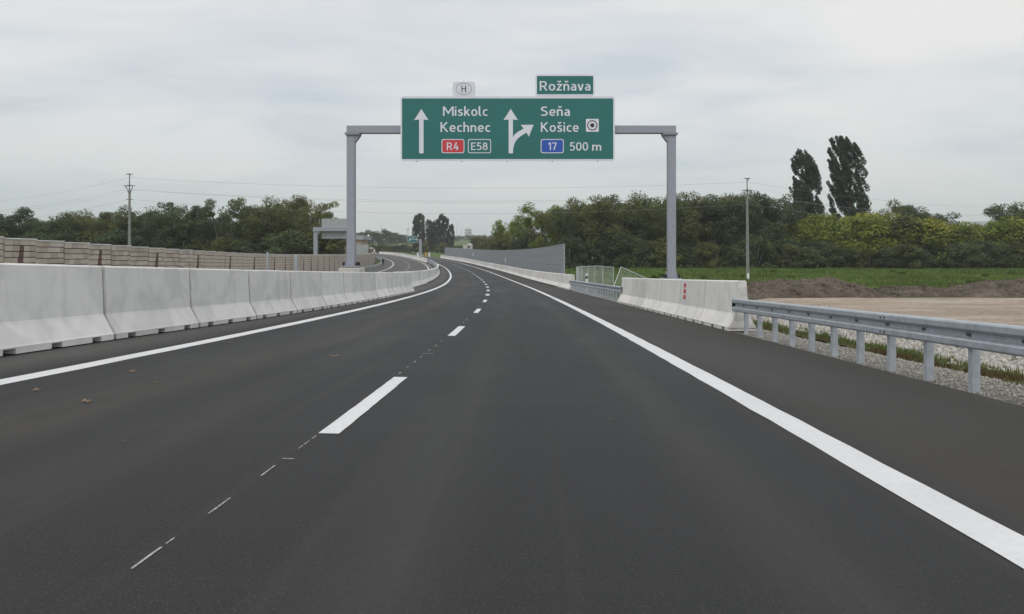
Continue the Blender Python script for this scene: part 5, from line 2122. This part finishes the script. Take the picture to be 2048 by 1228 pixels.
def person():
    Y = 196.0
    p = at(766, 533, Y)
    d = p.x - Cx(Y)
    zb = zs(d, Y) + .01
    r = empty('person', (p.x, Y, zb), (0, 0, R(10)))
    tag(r, 'person in dark clothes walking away along the opposite carriageway shoulder', 'person')
    # skeleton joints
    J = {'pel': (0, 0, .98), 'sp': (0, .02, 1.18), 'ch': (0, .02, 1.40), 'nk': (0, .03, 1.54), 'hd': (0, .05, 1.63), 'ht': (0, .05, 1.76),
         'ls': (-.20, .02, 1.45), 'le': (-.27, -.06, 1.17), 'lw': (-.25, .08, .94), 'lh': (-.24, .12, .84),
         'rs': (.20, .02, 1.45), 're': (.27, .02, 1.17), 'rw': (.25, .20, .97), 'rh': (.24, .26, .89),
         'lhp': (-.10, 0, .94), 'lk': (-.11, .16, .53), 'la': (-.11, .12, .09), 'lt': (-.12, .28, .04),
         'rhp': (.10, 0, .94), 'rk': (.11, -.02, .51), 'ra': (.11, -.24, .12), 'rt': (.12, -.12, .04)}
    RAD = {'pel': .155, 'sp': .145, 'ch': .165, 'nk': .06, 'hd': .085, 'ht': .075, 'ls': .08, 'le': .058, 'lw': .042, 'lh': .04, 'rs': .08, 're': .058, 'rw': .042, 'rh': .04,
           'lhp': .10, 'lk': .072, 'la': .052, 'lt': .045, 'rhp': .10, 'rk': .072, 'ra': .052, 'rt': .045}
    E = [('pel', 'sp'), ('sp', 'ch'), ('ch', 'nk'), ('nk', 'hd'), ('hd', 'ht'), ('ch', 'ls'), ('ls', 'le'), ('le', 'lw'), ('lw', 'lh'), ('ch', 'rs'), ('rs', 're'), ('re', 'rw'), ('rw', 'rh'),
         ('pel', 'lhp'), ('lhp', 'lk'), ('lk', 'la'), ('la', 'lt'), ('pel', 'rhp'), ('rhp', 'rk'), ('rk', 'ra'), ('ra', 'rt')]
    keys = list(J)
    me = bpy.data.meshes.new('body')
    me.from_pydata([J[k] for k in keys], [(keys.index(a), keys.index(b)) for a, b in E], [])
    o = bpy.data.objects.new('body', me); COL.objects.link(o)
    sk = o.modifiers.new('skin', 'SKIN'); ss = o.modifiers.new('sub', 'SUBSURF'); ss.levels = 1; ss.render_levels = 1
    for i, k in enumerate(keys):
        sv = me.skin_vertices[0].data[i]
        sv.radius = (RAD[k], RAD[k]); sv.use_root = (k == 'pel')
    dg = bpy.context.evaluated_depsgraph_get()
    m2 = bpy.data.meshes.new_from_object(o.evaluated_get(dg))
    bpy.data.objects.remove(o)
    m2.name = 'body'
    m2.materials.clear()
    for mm in ('cloth_black', 'skin'):
        m2.materials.append(MATS[mm])
    for pl in m2.polygons:
        c = pl.center
        pl.material_index = 1 if (c.z > 1.53 or (abs(c.x) > .18 and c.z < .90)) else 0
        pl.use_smooth = True
    obj_from('body', m2, r)
    hb = MB()
    rings = []
    for q in range(6):
        t = q / 5
        z = 1.62 + .17 * t; rr = .112 * math.cos(t * 1.35)
        rings.append([(rr * math.cos(a), .035 + rr * math.sin(a) * 1.05, z) for a in [2 * PI * w / 10 for w in range(10)]])
    hb.loft(rings, True, True); hb.build('hair', 'hair', r, smooth=True)
    jb = MB()
    rings = []
    for z, rx, ry in ((.86, .20, .155), (1.0, .205, .16), (1.2, .19, .15), (1.38, .215, .15), (1.47, .19, .12), (1.53, .085, .08)):
        rings.append([(rx * math.cos(a), .015 + ry * math.sin(a), z) for a in [2 * PI * w / 12 for w in range(12)]])
    jb.loft(rings, True, True); jb.build('jacket', 'cloth_black', r, smooth=True)


person()

# ------------------------------------------------------------------ litter on the asphalt


def litter(px, py, size, seed, label):
    rng = random.Random(seed)
    Y = 6.0
    for _ in range(30):
        x = (px - 1024) * Y / F
        Y = (zs(x - Cx(Y), Y) - CAM_H) * -F / (py - HOR)
    p = P((px - 1024) * Y / F - Cx(Y), Y, 0.004)
    r = empty('dry_plant_scrap', p); tag(r, label, 'litter', 'plant scraps on the asphalt')
    for q in range(3):
        a = rng.uniform(0, 6.28); L = size * rng.uniform(.5, 1.0)
        pts = [(0, 0, .006)]
        for j in range(1, 5):
            a += rng.uniform(-.6, .6)
            pts.append((pts[-1][0] + L / 4 * math.cos(a), pts[-1][1] + L / 4 * math.sin(a) * 1.2, .006 + rng.uniform(0, .012)))
        mb = MB(); mb.tube(pts, [.004, .004, .0035, .003, .002], 5); mb.build('stalk', 'dry_leaf', r)
    for q in range(2):
        a = rng.uniform(0, 6.28); cx, cy = size * .4 * math.cos(a), size * .4 * math.sin(a)
        mb = MB()
        s = size * .28
        mb.add([(cx - s, cy, .006), (cx, cy - s * .5, .012), (cx + s, cy, .010), (cx, cy + s * .5, .026), (cx, cy, .008)], [(0, 1, 4), (1, 2, 4), (2, 3, 4), (3, 0, 4)])
        mb.build('leaf', 'dry_leaf', r)


for k, (px, py, s, lab) in enumerate(((175, 805, .09, 'curled brown plant scrap on the left lane'), (66, 783, .08, 'flat brown plant scrap at the left picture edge'), (262, 745, .07, 'small plant scrap near the left edge line'),
                                      (312, 768, .03, 'tiny brown crumb on the left lane'), (670, 714, .09, 'thin pale plant stalk left of the lane dashes'), (460, 687, .06, 'small brown scrap just below the left edge line'))):
    litter(px, py, s, k, lab)

# ------------------------------------------------------------------ light haze in the air
def haze():
    m = bpy.data.materials.new('air_haze'); m.use_nodes = True
    nt = m.node_tree; nt.nodes.clear()
    out = nt.nodes.new('ShaderNodeOutputMaterial')
    pv = nt.nodes.new('ShaderNodeVolumePrincipled')
    pv.inputs['Color'].default_value = (0.93, 0.96, 0.99, 1)
    pv.inputs['Density'].default_value = 0.00023
    nt.links.new(pv.outputs[0], out.inputs['Volume'])
    MATS['air_haze'] = m
    mb = MB(); mb.box(-5700, 5700, -60, 5800, -30, 260)
    o = mb.build('haze', 'air_haze')
    tag(o, kind='stuff')


haze()
SC.cycles.volume_bounces = 1
